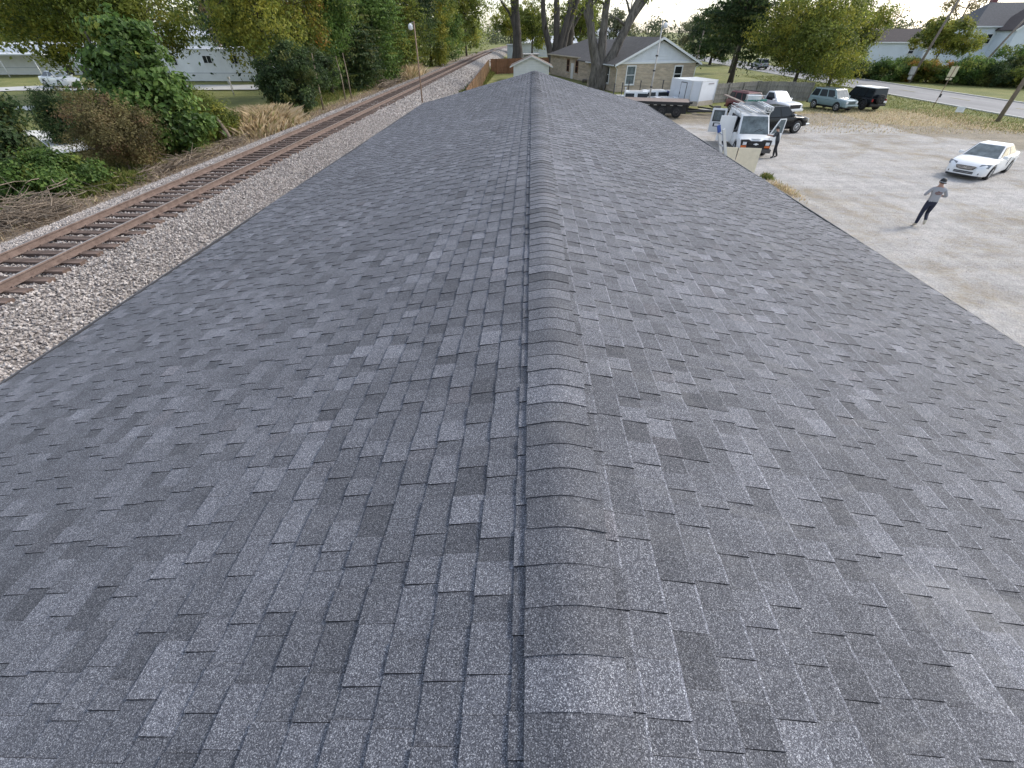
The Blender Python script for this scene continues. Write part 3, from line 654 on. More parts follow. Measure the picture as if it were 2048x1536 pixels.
for k in range(6): b.tube([(0, 0, .12), (math.cos(k)*.45, math.sin(k)*.45, -.02)], [.06, .02], 5)
o = tag(b.build('tree_stump', M['twig']), 'broken leaning tree stump at the foot of the olive bush', 'stump'); o.location = (-17.6, 27.4, ZL)

# ------------------------------------------------------------------ trailers and things on the left
siding = NT('trailer_siding'); wv = siding.node('ShaderNodeTexWave', bands_direction='X'); wv.inputs['Scale'].default_value = 3; siding.L(siding.tc.outputs['Object'], wv.inputs[0])
n = siding.noise(.8, 5); siding_m = siding.out(siding.scale((.76, .77, .78), siding.rng(n, .3, .7, .88, 1.06)), .5, wv.outputs[0], .25, .02)
def trailer_home(label, loc, rz, L, W, H, wins, name='trailer_home'):
    t = thing(name, label, 'trailer home', loc, rz, 'white trailer homes beyond the track')
    b = MB(); b.box((0, 0, .35+H/2), (L, W, H-.35+.0)); b.build('wall', siding_m, t, bevel=.03)
    b = MB(); b.prism([(-W/2-.12, H+.16), (W/2+.12, H+.16), (W/2+.12, H+.22), (0, H+.42), (-W/2-.12, H+.22)], 'x', -L/2-.1, L/2+.1); b.build('roof', M['white_wall'], t)
    b = MB(); b.box((0, -W/2-.03, .42), (L+.04, .05, .8)); b.build('skirting', M['white_paint'], t)
    b = MB(); b.box((0, -W/2-.062, .84), (L+.05, .02, .06)); b.build('trim', simple('trim_grey', (.4, .42, .45)), t)
    for x, z, ww, hh in wins:
        b = MB(); b.box((x, -W/2-.02, z), (ww+.16, .05, hh+.16)); f = b.build('window', M['sign_white'], t)
        b = MB(); b.box((x, -W/2-.05, z), (ww, .02, hh)); b.build('pane', M['glass'], f)
        b = MB(); b.box((x, -W/2-.064, z), (.05, .012, hh)); b.build('mullion', M['sign_white'], f)
    return t
trailer_home('white trailer home with small square windows right of the bright green tree', (-41.5, 66.5, ZL), R_(-1), 17, 4, 3.0, [(-3.2, 2.1, .7, .95), (1.2, 2.2, 1.0, .7), (4.6, 2.2, .8, .8), (-6.6, 2.1, .8, .8)])
t0 = trailer_home('long white trailer home with a carport along its front at the left edge', (-76, 76, ZL), R_(2), 36, 5, 3.3, [(8.6, 2.75, 1.0, .6), (12.4, 2.8, 1.3, .8), (3.6, 2.75, 1.0, .6), (-1, 2.75, .9, .6), (-5, 2.75, .9, .6), (16, 2.7, 1, .8)])
t = thing('carport', 'flat white carport roof on thin slanted posts in front of the long trailer', 'carport', (-79, 71.0, ZL), R_(2))
b = MB(); b.box((0, 0, 2.5), (26, 4.4, .14)); b.build('roof', M['white_wall'], t)
for i in range(6):
    b = MB(); b.tube([(-11.5+4.6*i, -2.0, 0), (-11.5+4.6*i, -2.0, 2.43)], .06, 6); b.build('post', M['sign_white'], t)
for i, (x, y) in enumerate(((-66.2, 72.6), (-64.0, 72.9))):
    t = thing('bin', ['black bin under the carport beside the silver car, left of two', 'black bin under the carport beside the silver car, right of two'][i], 'bin', (x, y, ZL), R_(10), 'black bins under the carport')
    b = MB(); b.loft([[(-.35*k, -.35*k, z), (.35*k, -.35*k, z), (.35*k, .35*k, z), (-.35*k, .35*k, z)] for k, z in ((.85, 0), (1.1, 1.1))], smooth=False); b.build('body', M['black_matte'], t)
    b = MB(); b.box((0, 0, 1.14), (.86, .86, .08)); b.build('lid', M['black_matte'], t, bevel=.02)
# yard post lights in front of the second trailer
for i, (x, y) in enumerate(((-32.5, 54.5), (-29.6, 49.5))):
    b = MB(); b.tube([(0, 0, 0), (-.06, 0, 1.0)], .05, 6); b.box((-.06, 0, 1.06), (.22, .16, .2))
    tag(b.build('mail_post', M['metal_pole']), ['grey mail post on the lawn before the second trailer, farther of two', 'grey mail post on the lawn before the second trailer, nearer of two'][i], 'post', 'mail posts on the lawn').location = (x, y, ZL)

# ------------------------------------------------------------------ poles and lamps
def yard_lamp(label, loc, top, mat, rp, r1, hang, wires=()):
    t = thing('lamp_pole', label, 'lamp pole', loc); b = MB(); top = Vector(top)
    b.tube([(0, 0, 0), top*.5+Vector((.02, 0, 0)), top], [rp, (rp+r1)/2, r1], 8); b.build('pole', M[mat], t)
    b = MB(); hx = hang; b.tube([top*.97, top*.985+Vector((hx*.5, 0, .02)), top*.97+Vector((hx, 0, 0))], .018, 6); b.build('arm', M['metal_pole'], t)
    c = top*.97+Vector((hx, 0, -.06))
    b = MB(); b.lathe([(.001, .1), (.09, .1), (.11, .03), (.19, .0), (.19, -.03)], 14, c); h = b.build('lamp_head', M['sign_white'], t)
    b = MB(); b.lathe([(.19, -.03), (.2, -.2), (.15, -.3), (.001, -.33)], 14, c); b.build('lamp_shade', M['lamp_lens'], t)
    for z in wires:
        b = MB(); b.lathe([(.0, -.06), (rp*1.5, -.05), (rp*1.5, .05), (0, .06)], 8, top*z); b.build('clamp', M['black_matte'], t)
    return t
yard_lamp('thin brown pole with a white yard lamp beside the railway track', (-9.65, 43.9, .9), (.05, 0, 5.9), 'rust_pole', .06, .045, -.3)
yard_lamp('tall grey pole with a white yard lamp in front of the brick house', (11.3, 49.5, 0), (.1, .1, 6.95), 'metal_pole', .085, .05, .28, (.3, .48, .64))
def util_pole(label, loc, top, r0, r1, extras=None, name='utility_pole', group=None):
    t = thing(name, label, 'utility pole', loc, 0, group); b = MB(); b.tube([(0, 0, -.2), Vector(top)*.5, top], [r0, (r0+r1)/2, r1], 10); b.build('pole', M['wood_pole'], t); return t
p1 = util_pole('leaning grey utility pole rising out of the hedge, with a meter box at its foot', (58.9, 83, 0), (1.6, 0, 12), .2, .13)
b = MB(); b.box((-.32, -.1, 1.5), (.6, .4, 1.0)); b.build('meter_box', M['metal_pole'], p1)
b = MB(); b.box((-.26, -.1, .65), (.35, .3, .5)); b.build('junction_box', M['concrete'], p1)
util_pole('brown utility pole on the road verge at the right edge', (41.5, 45.4, 0), (.3, 0, 10), .17, .14)
util_pole('dark brace pole slanting across the white house gable', (76, 93, 0), (5.0, 1, 9.5), .18, .13)
util_pole('thin utility pole far behind the brick house', (25.5, 150, 0), (.5, 0, 17), .2, .13)
util_pole('short grey pole behind the brick house gable, before the dark tree', (33.5, 110, 0), (.3, 0, 6.2), .15, .12)
def wire(pts, sag, r=.02):
    b = MB(); a, c = Vector(pts[0]), Vector(pts[1]); b.tube([a.lerp(c, q)-Vector((0, 0, sag*4*q*(1-q))) for q in np.linspace(0, 1, 13)], r, 4); return b
for i, (a, c, s_) in enumerate((((25.9, 150, 9.5), (33.8, 110, 6.1), .6), ((33.8, 110, 6.1), (60.3, 84, 9.4), .9), ((26, 150, 16), (60.5, 84, 11.7), 1.2), ((11.4, 49.6, 5.7), (17, 71, 5.2), .3))):
    tag(wire((a, c), s_).build('overhead_wire', M['black_matte']), ['overhead wire between the thin far pole and the short grey pole', 'overhead wire from the short grey pole to the hedge pole', 'overhead wire at the top of the view between the far pole and the hedge pole', 'service wire from the yard lamp to the brick house'][i], 'wire', 'overhead wires')
# road signs
t = thing('road_sign', 'back of a pale road sign on a thin leaning post by the road', 'road sign', (42.2, 54.3, 0), R_(-28))
b = MB(); b.tube([(0, 0, 0), (.12, 0, 3.6)], .035, 6); b.build('post', M['rust_pole'], t)
b = MB(); b.box((.1, .05, 3.05), (.62, .02, .85)); b.build('sign_panel', M['sign_back'], t)
b = MB(); b.box((.06, .05, 2.45), (.5, .02, .18)); b.build('sign_panel', M['sign_back'], t)
b = MB(); b.box((.09, -.05, 1.05), (.18, .08, .3)); b.build('sign_bracket', M['black_matte'], t)
t = thing('yard_sign', 'small white yard sign stuck in the roadside grass', 'yard sign', (40.9, 49.2, 0), R_(-30))
b = MB(); b.box((0, 0, .45), (.62, .012, .45)); b.build('sign_panel', M['sign_white'], t)
b = MB()
for z, wd in ((.56, .38), (.47, .3), (.38, .34)): b.box((0, -.009, z), (wd, .004, .03))
b.build('faded_print', simple('faded_print', (.52, .52, .55)), t)
for x in (-.22, .22):
    b = MB(); b.tube([(x, .012, 0), (x, .012, .5)], .008, 5); b.build('wire_leg', M['metal_pole'], t)

# ------------------------------------------------------------------ fenced yard with shed, cabinets, big trees
def board_fence(name, label, pts, h, mat, endm=None, gap=.012, bw=.14, slats=None, post_every=2.4):
    t = thing(name, label, 'fence', (pts[0][0], pts[0][1], 0)); o = Vector((pts[0][0], pts[0][1], 0)); b = MB(); r = np.random.default_rng(int(h*100)+len(pts))
    for i in range(len(pts)-1):
        a, c = Vector((*pts[i], 0))-o, Vector((*pts[i+1], 0))-o; d = (c-a); L = d.length; d.normalize(); nrm = Vector((-d.y, d.x, 0)); k = int(L/bw); ang = math.atan2(d.y, d.x)
        for j in range(k):
            p = a+d*(j+.5)*bw; hh = h+r.normal(0, .02); b.box((p.x, p.y, hh/2+.03), (bw-gap, .02, hh), ang+r.normal(0, .02), 0, 0, r.normal(0, .006))
        rb = MB()
        for z in (.35, h*.5, h-.35): rb.bar(a+Vector((0, 0, z))+nrm*.035, c+Vector((0, 0, z))+nrm*.035, .04, .09)
        rb.build('rail', M[mat], t)
        for j in range(int(L/post_every)+1):
            pb = MB(); p = a+d*min(j*post_every, L)+nrm*.09; pb.box((p.x, p.y, h/2), (.09, .09, h+.06), ang); pb.build('post', M[endm or mat], t)
    tag(b.build('boards', M[mat], t), kind='stuff'); return t
board_fence('brown_fence', 'tall brown board fence along the track side of the yard', [(-7.95, 96.5), (-6.0, 46)], 2.15, 'fence_brown', 'fence_end', gap=.03, bw=.19)
board_fence('brown_fence', 'brown board fence across the back of the yard behind the white shed', [(6.2, 104), (-7.8, 96.7)], 2.25, 'fence_brown', gap=.006, bw=.2)
board_fence('grey_fence', 'weathered grey board fence behind the parked cars', [(31.6, 59), (26, 60.4), (19.6, 56.6)], 1.75, 'fence_grey', gap=.012, bw=.16)
# shed
t = thing('garden_shed', 'small white lap sided shed with a brown gable roof beyond the ridge end', 'shed', (-.15, 82, 0), R_(0))
W2, He, Hp, Ld = 2.75, 2.1, 3.15, 6
b = MB(); b.prism([(-W2, 0), (W2, 0), (W2, He), (0, Hp-.07), (-W2, He)], 'y', 0, Ld); b.build('wall', M['white_wall'], t)
for k in range(10):
    z = .12+k*.3; ww = W2*2 if z+.26 < He else max(.2, 2*W2*(Hp-.1-z-.26)/(Hp-He))
    if ww < .5: break
    b = MB(); b.box((0, -.018, z+.13), (min(ww, W2*2-.02), .03, .265), 0, 0, 0, R_(-3)); b.build('siding_board', M['white_paint'], t)
rm = simple('shed_roof', (.17, .14, .12), .9, var=.2, scale=5)
for s in (-1, 1):
    b = MB(); b.prism([(0, Hp), (s*(W2+.55), He-.22), (s*(W2+.55), He-.13), (0, Hp+.09)], 'y', -.4, Ld+.3); b.build('roof', rm, t)
    b = MB(); b.prism([(0, Hp-.05), (s*(W2+.58), He-.3), (s*(W2+.58), He-.12), (0, Hp+.1)], 'y', -.45, -.41); b.build('rake_board', M['white_paint'], t)
    b = MB(); b.box((s*(W2-.05), -.03, He/2), (.14, .05, He)); b.build('corner_board', M['white_paint'], t)
# cabinets behind the fence
t = thing('utility_cabinet', 'tall narrow grey blue cabinet behind the yard fence by the track', 'cabinet', (-4.6, 116, 0), R_(-4))
b = MB(); b.box((0, 0, 1.95), (1.5, 1.2, 3.9)); b.build('body', simple('cabinet_blue', (.42, .48, .54), .5), t, bevel=.03)
b = MB(); b.box((0, -.02, 3.95), (1.75, 1.5, .12)); b.build('roof', M['white_wall'], t)
b = MB(); b.box((0, -.615, 1.9), (1.2, .03, 3.3)); b.build('door', simple('cabinet_door', (.5, .56, .62), .5), t)
t = thing('small_outbuilding', 'low grey outbuilding with a flat roof behind the yard fence', 'outbuilding', (-.4, 112, 0), R_(5))
b = MB(); b.box((0, 0, 1.2), (3, 3, 2.4)); b.build('wall', M['metal_pole'], t)
b = MB(); b.box((0, -.1, 2.46), (3.5, 3.5, .12)); b.build('roof', simple('tin_roof', (.4, .38, .36)), t)
t = thing('small_outbuilding', 'low dark open shelter behind the fence left of the brick house', 'outbuilding', (7, 118, 0), R_(8))
b = MB(); b.box((0, 0, 1.9), (6, 3, .15)); b.build('roof', M['black_matte'], t)
b = MB(); b.box((0, 1.2, .9), (5.8, .2, 1.8)); b.build('back_wall', M['metal_pole'], t)
for x in (-2.8, 2.8):
    b = MB(); b.box((x, -1.2, .9), (.14, .14, 1.8)); b.build('post', M['fence_grey'], t)
# big trees with visible trunks
def big_tree(label, loc, stems, lobes, n, seed, leaf='leaf_olive', size=.3, bark='bark', name='old_tree'):
    t = thing(name, label, 'tree', loc, 0, 'old thick trees round the yard'); b = MB(); r = np.random.default_rng(seed)
    for pts, rad in stems:
        P = [Vector(p) for p in pts]; out = []; rr = []
        for i in range(len(P)-1):
            for q in np.linspace(0, 1, 7)[:-1 if i < len(P)-2 else None]:
                out.append(P[i].lerp(P[i+1], float(q))+Vector(r.normal(0, .045, 3))); rr.append((rad[i]*(1-q)+rad[i+1]*q)*r.uniform(.94, 1.08))
        b.tube(out, rr, 12, 0)
        for _ in range(2):
            k = int(r.integers(len(out)//2, len(out))); e = out[k]+Vector((r.normal(0, 2), r.normal(0, 1.5), r.uniform(.5, 2.5))); b.tube([out[k], out[k].lerp(e, .5)+Vector((0, 0, .3)), e], [rr[k]*.4, rr[k]*.25, .03], 6)
    b.build('trunk', M[bark], t)
    leaf_obj('crown', lobes, n, size, M[leaf], t, clumps=max(40, n//60), seed=seed, spread=.2, hue=.2, sag=.8); return t
big_tree('huge multi stemmed tree in front of the brick house', (8.7, 71.2, 0),
         [([(0, 0, -.2), (.0, 0, 2.5), (-1.2, .1, 6), (-2.0, 0, 10), (-2.6, 0, 16)], [1.0, .8, .5, .4, .28]),
          ([(.1, 0, .5), (.35, 0, 3.5), (.3, 0, 7), (.5, .3, 10), (.2, .3, 15)], [.85, .6, .42, .36, .24]),
          ([(.5, -.2, 0), (1.5, -.2, 3), (3.2, -.1, 6.6), (4.2, 0, 9), (5.0, .2, 15)], [.8, .66, .48, .38, .24]),
          ([(3.2, -.1, 6.6), (5.4, .2, 9.6), (6.6, .2, 13)], [.45, .32, .2]), ([(-1.2, .1, 6), (-1.6, .3, 7.2), (-2.3, .2, 8.2)], [.5, .42, .2])],
         [(-2, 0, 12, 4, 4, 3), (3, 0, 13, 5, 4, 3), (7, .5, 12, 3, 3, 2.4), (-4, 1, 8.7, 1.6, 1.6, 1.2), (5.6, .5, 9.6, 1.3, 1.3, .9)], 5200, 50)
big_tree('dark thick trunk by the cabinet, left of the white shed', (-2.9, 106, 0),
         [([(0, 0, -.2), (-.1, 0, 5), (-.6, 0, 10), (-.8, 0, 17)], [1.15, .85, .72, .5]), ([(-.2, 0, 5.5), (-1.6, .5, 8.6), (-3.6, .5, 11)], [.3, .22, .1])],
         [(-3.5, 0, 11, 3.5, 3, 3), (1, 0, 15, 5, 4, 4), (-5, 1, 9.5, 2, 2, 2)], 3600, 51, bark='bark_dark')
big_tree('cluster of slanting trunks right above the white shed', (4.0, 103, 0),
         [([(0, 0, -.2), (-.6, 0, 3), (-2.2, 0, 8), (-2.6, 0, 16)], [.9, .6, .45, .3]), ([(.4, 0, -.2), (.5, .2, 5), (.2, .2, 10), (0, 0, 17)], [.8, .6, .5, .35]),
          ([(.9, 0, -.2), (1.2, 0, 4), (2.6, 0, 9), (3.2, 0, 16)], [.8, .6, .48, .35]), ([(1.2, 0, 0), (2.4, .3, 6), (4.5, .3, 12), (5, .3, 16)], [.6, .45, .38, .25])],
         [(0, 0, 15, 5, 4, 3.4), (-1, 1, 11, 2, 2, 1.4)], 3200, 52, bark='bark_dark')
big_tree('straight dark trunk left of the brick house roof', (7.2, 108, 0),
         [([(0, 0, -.2), (0, 0, 5), (.4, 0, 10), (.6, 0, 17)], [1.0, .72, .66, .5]), ([(.2, 0, 6), (2.0, .3, 9), (4.2, .5, 11.5)], [.35, .26, .14])],
         [(3, 0, 12, 3.4, 3, 2.2), (1, 0, 16, 5, 4, 3.4), (4, 0, 8.6, 2, 2, 1.5), (1.6, 1, 9.5, 1.8, 1.8, 1.3)], 4200, 53, bark='bark_dark')
# ------------------------------------------------------------------ brick house
t = thing('brick_house', 'tan brick house with grey roof and white sided gable behind the parked trailers', 'house', (10.9, 68, 0), math.atan2(.31, .95))
bt = NT('brick'); br = bt.node('ShaderNodeTexBrick'); mp = bt.node('ShaderNodeMapping'); mp.inputs['Rotation'].default_value = (R_(90), 0, 0)
cmb = bt.node('ShaderNodeCombineXYZ'); q = bt.sep(); bt.L(bt.math('ADD', q[0], q[1]), cmb.inputs[0]); bt.L(q[2], cmb.inputs[1]); bt.L(cmb.outputs[0], br.inputs[0])
for i, v in (('Color1', (.5, .4, .29)), ('Color2', (.36, .3, .23)), ('Mortar', (.43, .38, .32))): br.inputs[i].default_value = (*v, 1)
br.inputs['Scale'].default_value = 1; br.inputs['Brick Width'].default_value = .62; br.inputs['Row Height'].default_value = .13; br.inputs['Mortar Size'].default_value = .012
brick_m = bt.out(bt.scale(br.outputs[0], bt.rng(bt.noise(1.6, 5, .7, stretch=(.4, .4, 1.6)), .3, .7, .75, 1.3)), .9, br.outputs[1], .4, .01)
rfm = NT('house_roof'); wv = rfm.node('ShaderNodeTexWave', bands_direction='Z'); wv.inputs['Scale'].default_value = 3.2; rfm.L(rfm.tc.outputs['Object'], wv.inputs[0])
n = rfm.noise(2.5, 6, .7); house_roof = rfm.out(rfm.scale((.085, .08, .078), rfm.rng(n, .3, .7, .75, 1.3)), .9, wv.outputs[0], .4, .02)
GW, GD, EV, PK = 11.5, 9.0, 3.05, 5.5
b = MB(); b.box((GW/2, GD/2, EV/2), (GW, GD, EV)); b.build('wall', brick_m, t)
b = MB(); b.box((2.2+4.6, GD+11, EV/2-.05), (9.2, 22, EV-.1)); b.build('wing_wall', brick_m, t)
b = MB(); b.prism([(0.02, EV), (GW-.02, EV), (GW/2, PK-.12)], 'y', .05, GD); b.build('gable_wall', M['white_wall'], t)
for k in range(8):
    z = EV+.02+k*.29; ww = (GW-.3)*(PK-.2-z-.28)/(PK-EV)
    if ww < .4: break
    b = MB(); b.box((GW/2, .03, z+.13), (ww+.3, .03, .28), 0, 0, 0, R_(-9)); b.build('siding_board', M['white_wall'], t)
for s in (-1, 1):
    e = GW/2+s*(GW/2+.6); sl_ = (PK-EV)/(GW/2); ze = EV-.6*sl_
    b = MB(); b.prism([(GW/2, PK-.04), (e, ze-.04), (e, ze+.1), (GW/2, PK+.1)], 'y', -.5, GD+3.0 if s < 0 else GD+.5); b.build('roof', house_roof, t)
    b = MB(); b.prism([(GW/2, PK-.12), (e, ze-.12), (e, ze+.12), (GW/2, PK+.13)], 'y', -.55, -.505); b.build('rake_board', M['white_paint'], t)
    b = MB(); b.box((e+s*.02, GD/2-.2, ze), (.1, GD, .13)); b.build('gutter', M['white_wall'], t)
    b = MB(); b.tube([(e-s*.1, -.2, ze-.05), (e-s*.55, -.06, ze-.35), (e-s*.57, -.06, .1)], .045, 6); b.build('downspout', M['white_paint'], t)
b = MB(); b.box((GW/2, -.03, EV-.02), (GW+.1, .1, .2)); b.build('frieze_board', M['white_paint'], t)
# wing roof (hip at the far end)
xa, xb, ya, yb, zc = 1.7, 11.9, GD-1, GD+22.5, EV-.12; xm = (xa+xb)/2; zr = 5.2
b = MB(); V = [(xa, ya, zc), (xb, ya, zc), (xb, yb, zc), (xa, yb, zc), (xm, ya, zr), (xm, yb-6.2, zr)]
b.add(V, [(0, 4, 5, 3), (1, 2, 5, 4), (3, 5, 2), (0, 1, 4), (0, 3, 2, 1)]); b.build('wing_roof', house_roof, t)
b = MB(); b.box((xa-.03, (ya+yb)/2, zc), (.08, yb-ya, .14)); b.build('fascia', M['beige'], t)
def house_window(t, c, w, h, axis, mat='pale_glass', fm='white_paint', sash=True):
    """axis 'y': window in a wall whose outside is -y; 'x': outside is -x"""
    def B(dx, dz, sx, sz, off, th): 
        return ((c[0]+dx, c[1]-off, c[2]+dz), (sx, th, sz)) if axis == 'y' else ((c[0]-off, c[1]+dx, c[2]+dz), (th, sx, sz))
    b = MB()
    for dx, dz, sx, sz in ((-w/2, 0, .12, h+.12), (w/2, 0, .12, h+.12), (0, h/2, w-.12, .12), (0, -h/2, w-.12, .12)): b.box(*B(dx, dz, sx, sz, .03, .09))
    f = b.build('window', M[fm], t)
    b = MB(); b.box(*B(0, 0, w-.12, h-.12, .005, .02)); b.build('pane', M[mat], f)
    if sash: b = MB(); b.box(*B(0, .02, w-.12, .07, .025, .03)); b.build('sash_bar', M[fm], f)
    b = MB(); b.box(*B(0, -h/2-.1, w+.3, .08, .05, .14)); b.build('sill', M['concrete'], f)
house_window(t, (2.0, 0, 1.75), 1.25, 1.95, 'y'); house_window(t, (9.0, 0, 1.75), 1.15, 1.75, 'y', 'glass')
house_window(t, (0, 2.6, 1.7), 1.1, 1.8, 'x', 'glass'); house_window(t, (2.2, 12.4, 1.65), 1.0, 1.9, 'x'); house_window(t, (2.2, 22.2, 1.7), 1.0, 1.6, 'x', 'glass', 'fence_brown'); house_window(t, (2.2, 18.4, 1.7), 1.0, 1.6, 'x', 'glass', 'fence_brown')
b = MB(); b.box((2.17, 20.3, 1.05), (.06, 1.0, 2.1)); d = b.build('door', M['white_paint'], t)
b = MB(); b.tube([(2.09, 20.65, 1.05), (2.13, 20.65, 1.05)], .04, 6); b.build('handle', M['steel_dark'], d)
t2 = thing('grill', 'black covered grill against the shaded house wall behind the roof end', 'grill', (8.0, 86, 0), R_(-14))
b = MB(); b.box((0, 0, .55), (1.1, .6, .9)); b.build('cart', M['black_matte'], t2, bevel=.04)
b = MB(); b.lathe([(.001, .35), (.3, .3), (.42, .1), (.44, 0)], 14, (0, 0, 1.0)); b.build('lid', M['black_matte'], t2)
t2 = thing('wooden_pallet', 'dark timber step lying by the house wall right of the grill', 'pallet', (8.6, 82, 0), R_(-14))
for k in range(5):
    b = MB(); b.box((0, -.5+.25*k, .3), (1.3, .2, .04)); b.build('plank', M['fence_grey'], t2)
for s in (-.55, .55):
    b = MB(); b.box((s, 0, .14), (.1, 1.2, .28)); b.build('runner', M['fence_grey'], t2)
# ------------------------------------------------------------------ far background
def far_wood(name, x0, x1, y0, y1, n, h, leaf, seed, size=1.1):
    r = np.random.default_rng(seed); k = 90
    lob = [(r.uniform(x0, x1), r.uniform(y0, y1), h*r.uniform(.25, .7), r.uniform(4, 8), r.uniform(4, 8), h*r.uniform(.22, .38)) for _ in range(k)]
    return tag(leaf_obj(name, lob, n, size, M[leaf], None, clumps=420, seed=seed, spread=.3, shell=.2, hue=.15), kind='stuff')
far_wood('far_woods', -330, -60, 150, 290, 16000, 15, 'leaf_dark', 61, 1.3)
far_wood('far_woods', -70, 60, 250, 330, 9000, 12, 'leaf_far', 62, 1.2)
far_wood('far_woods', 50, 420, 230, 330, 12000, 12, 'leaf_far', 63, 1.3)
far_wood('far_woods', -150, -92, 100, 170, 9000, 15, 'leaf_dark', 64, .8)
far_wood('far_woods', 140, 320, 120, 220, 9000, 11, 'leaf_olive', 65, 1.0)
far_wood('track_woods', -34, -20, 112, 230, 9000, 14, 'leaf_olive', 66, .6)
far_wood('track_woods', -46, -24, 62, 118, 9000, 12, 'leaf_dark', 67, .45)
def bg_tree(name, label, x, y, R, H, leaf, seed, n, size, cz=None, base=0, group='trees beyond the gravel lot and road', k=10, lean=(0, 0), **kw):
    return tree(name, label, (x, y, base), H*.8, H*.022, blobs(seed, lean[0]*.6, lean[1]*.6, cz or H*.55, R, H*.9, k), n, size, leaf, seed, 'tree', group, clumps=int(n/60), lean=lean, **kw)
bg_tree('shade_tree', 'dark green tree with a bare leaning trunk behind the grey fence', 30.0, 79.5, 6.4, 16, 'leaf_dark', 70, 20000, .34, cz=10.2, sag=1.2)
bg_tree('round_tree', 'big round yellow green tree behind the fence and white pickup', 33.6, 67.5, 6.4, 11, 'leaf_olive', 71, 42000, .25, cz=5.7, hue=.3, k=20)
bg_tree('round_tree', 'smaller green tree right of the big yellow green tree', 42.8, 76, 4.4, 9, 'leaf_olive', 72, 15000, .28, cz=5.2, hue=.2)
bg_tree('conifer_tree', 'very dark tree right of the tall yard lamp, far down the road', 42.5, 128, 6.5, 12.5, 'leaf_dark', 73, 13000, .5, cz=6)
bg_tree('conifer_tree', 'dark tree between the brick house gable and the leaning trunk', 38, 102, 3.6, 11, 'leaf_dark', 74, 11000, .42, cz=7.5)
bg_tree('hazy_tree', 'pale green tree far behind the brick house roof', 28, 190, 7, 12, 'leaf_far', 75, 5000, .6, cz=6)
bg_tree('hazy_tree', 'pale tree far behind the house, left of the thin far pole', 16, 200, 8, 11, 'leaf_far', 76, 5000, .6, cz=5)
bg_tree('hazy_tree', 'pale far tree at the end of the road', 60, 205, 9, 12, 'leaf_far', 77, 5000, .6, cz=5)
bg_tree('yard_tree', 'olive tree with a flat crown in front of the big white house', 69, 93.5, 4.4, 7.0, 'leaf_olive', 78, 14000, .3, cz=4.7, hue=.25, bark='bark')
bg_tree('bare_tree', 'nearly bare brown tree above the dark roofed house', 88, 150, 7, 15, 'leaf_brown', 79, 3600, .4, cz=10, bark='twig')
bg_tree('bare_tree', 'nearly bare tree behind the big white house chimney', 112, 150, 8, 17, 'leaf_brown', 80, 2800, .4, cz=11, bark='twig')
bg_tree('bare_tree', 'thin bare tree left of the dark roofed house', 72, 140, 4.5, 10, 'leaf_brown', 81, 900, .36, cz=6.5, bark='twig')
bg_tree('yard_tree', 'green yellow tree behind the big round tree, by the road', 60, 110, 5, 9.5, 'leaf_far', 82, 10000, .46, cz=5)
bg_tree('yard_tree', 'leafy tree between the thick trunks and the brick house roof', 11, 128, 5.5, 12, 'leaf_olive', 83, 9000, .42, cz=8)
bg_tree('yard_tree', 'leafy tree far behind the white shed, between the trunks', 0, 150, 6.5, 13, 'leaf_olive', 84, 9000, .5, cz=7)
bg_tree('yard_tree', 'tree with yellowing leaves beside the cabinet and the track bend', -6.5, 165, 6, 13, 'leaf_olive', 85, 9000, .5, cz=6.6, hue=.4)
hb = [('leaf_dark', 'dark hedge bush right below the dark roofed house'), ('leaf_green', 'green hedge bush by the meter box pole'), ('leaf_yellow', 'yellowing hedge bush between the pole and the road sign'), ('leaf_green', 'tall green hedge bush behind the road sign'),
      ('leaf_dark', 'dark hedge bush below the flat crowned olive tree'), ('leaf_olive', 'olive hedge bush with a rusty patch left of the right edge'), ('leaf_dark', 'dark bush at the right end of the hedge'), ('leaf_green', 'fresh green bush under the white house gable'), ('leaf_dark', 'dark hedge bush beside the big round tree')]
for i, (x, y, R, H) in enumerate((x_, y_, r_, h_*.84) for x_, y_, r_, h_ in ((53.8, 91.5, 3.4, 3.6), (57.0, 86.6, 3.2, 3.5), (60.4, 83.2, 2.8, 3.3), (63.4, 80.0, 3.2, 4.6), (66.6, 77.3, 3.2, 4.2), (69.8, 74.8, 3.4, 4.2), (73.5, 72.0, 3.8, 4.6), (73, 83, 3.4, 5.8), (55, 99, 4, 4.4))):
    tree('hedge_bush', hb[i][1], (x+1.5, y+1.2, 0), 1.2, .06, blobs(90+i, 0, 0, H*.5, R, H*1.0, 8, .6)+[(R*.75*math.cos(a), R*.75*math.sin(a), H*.2, R*.5, R*.5, H*.24) for a in np.arange(0, 6.2, 1.05)], 13000, .25, hb[i][0], 90+i, 'bush', 'bushes of the hedge beyond the road', clumps=170, hue=.25)
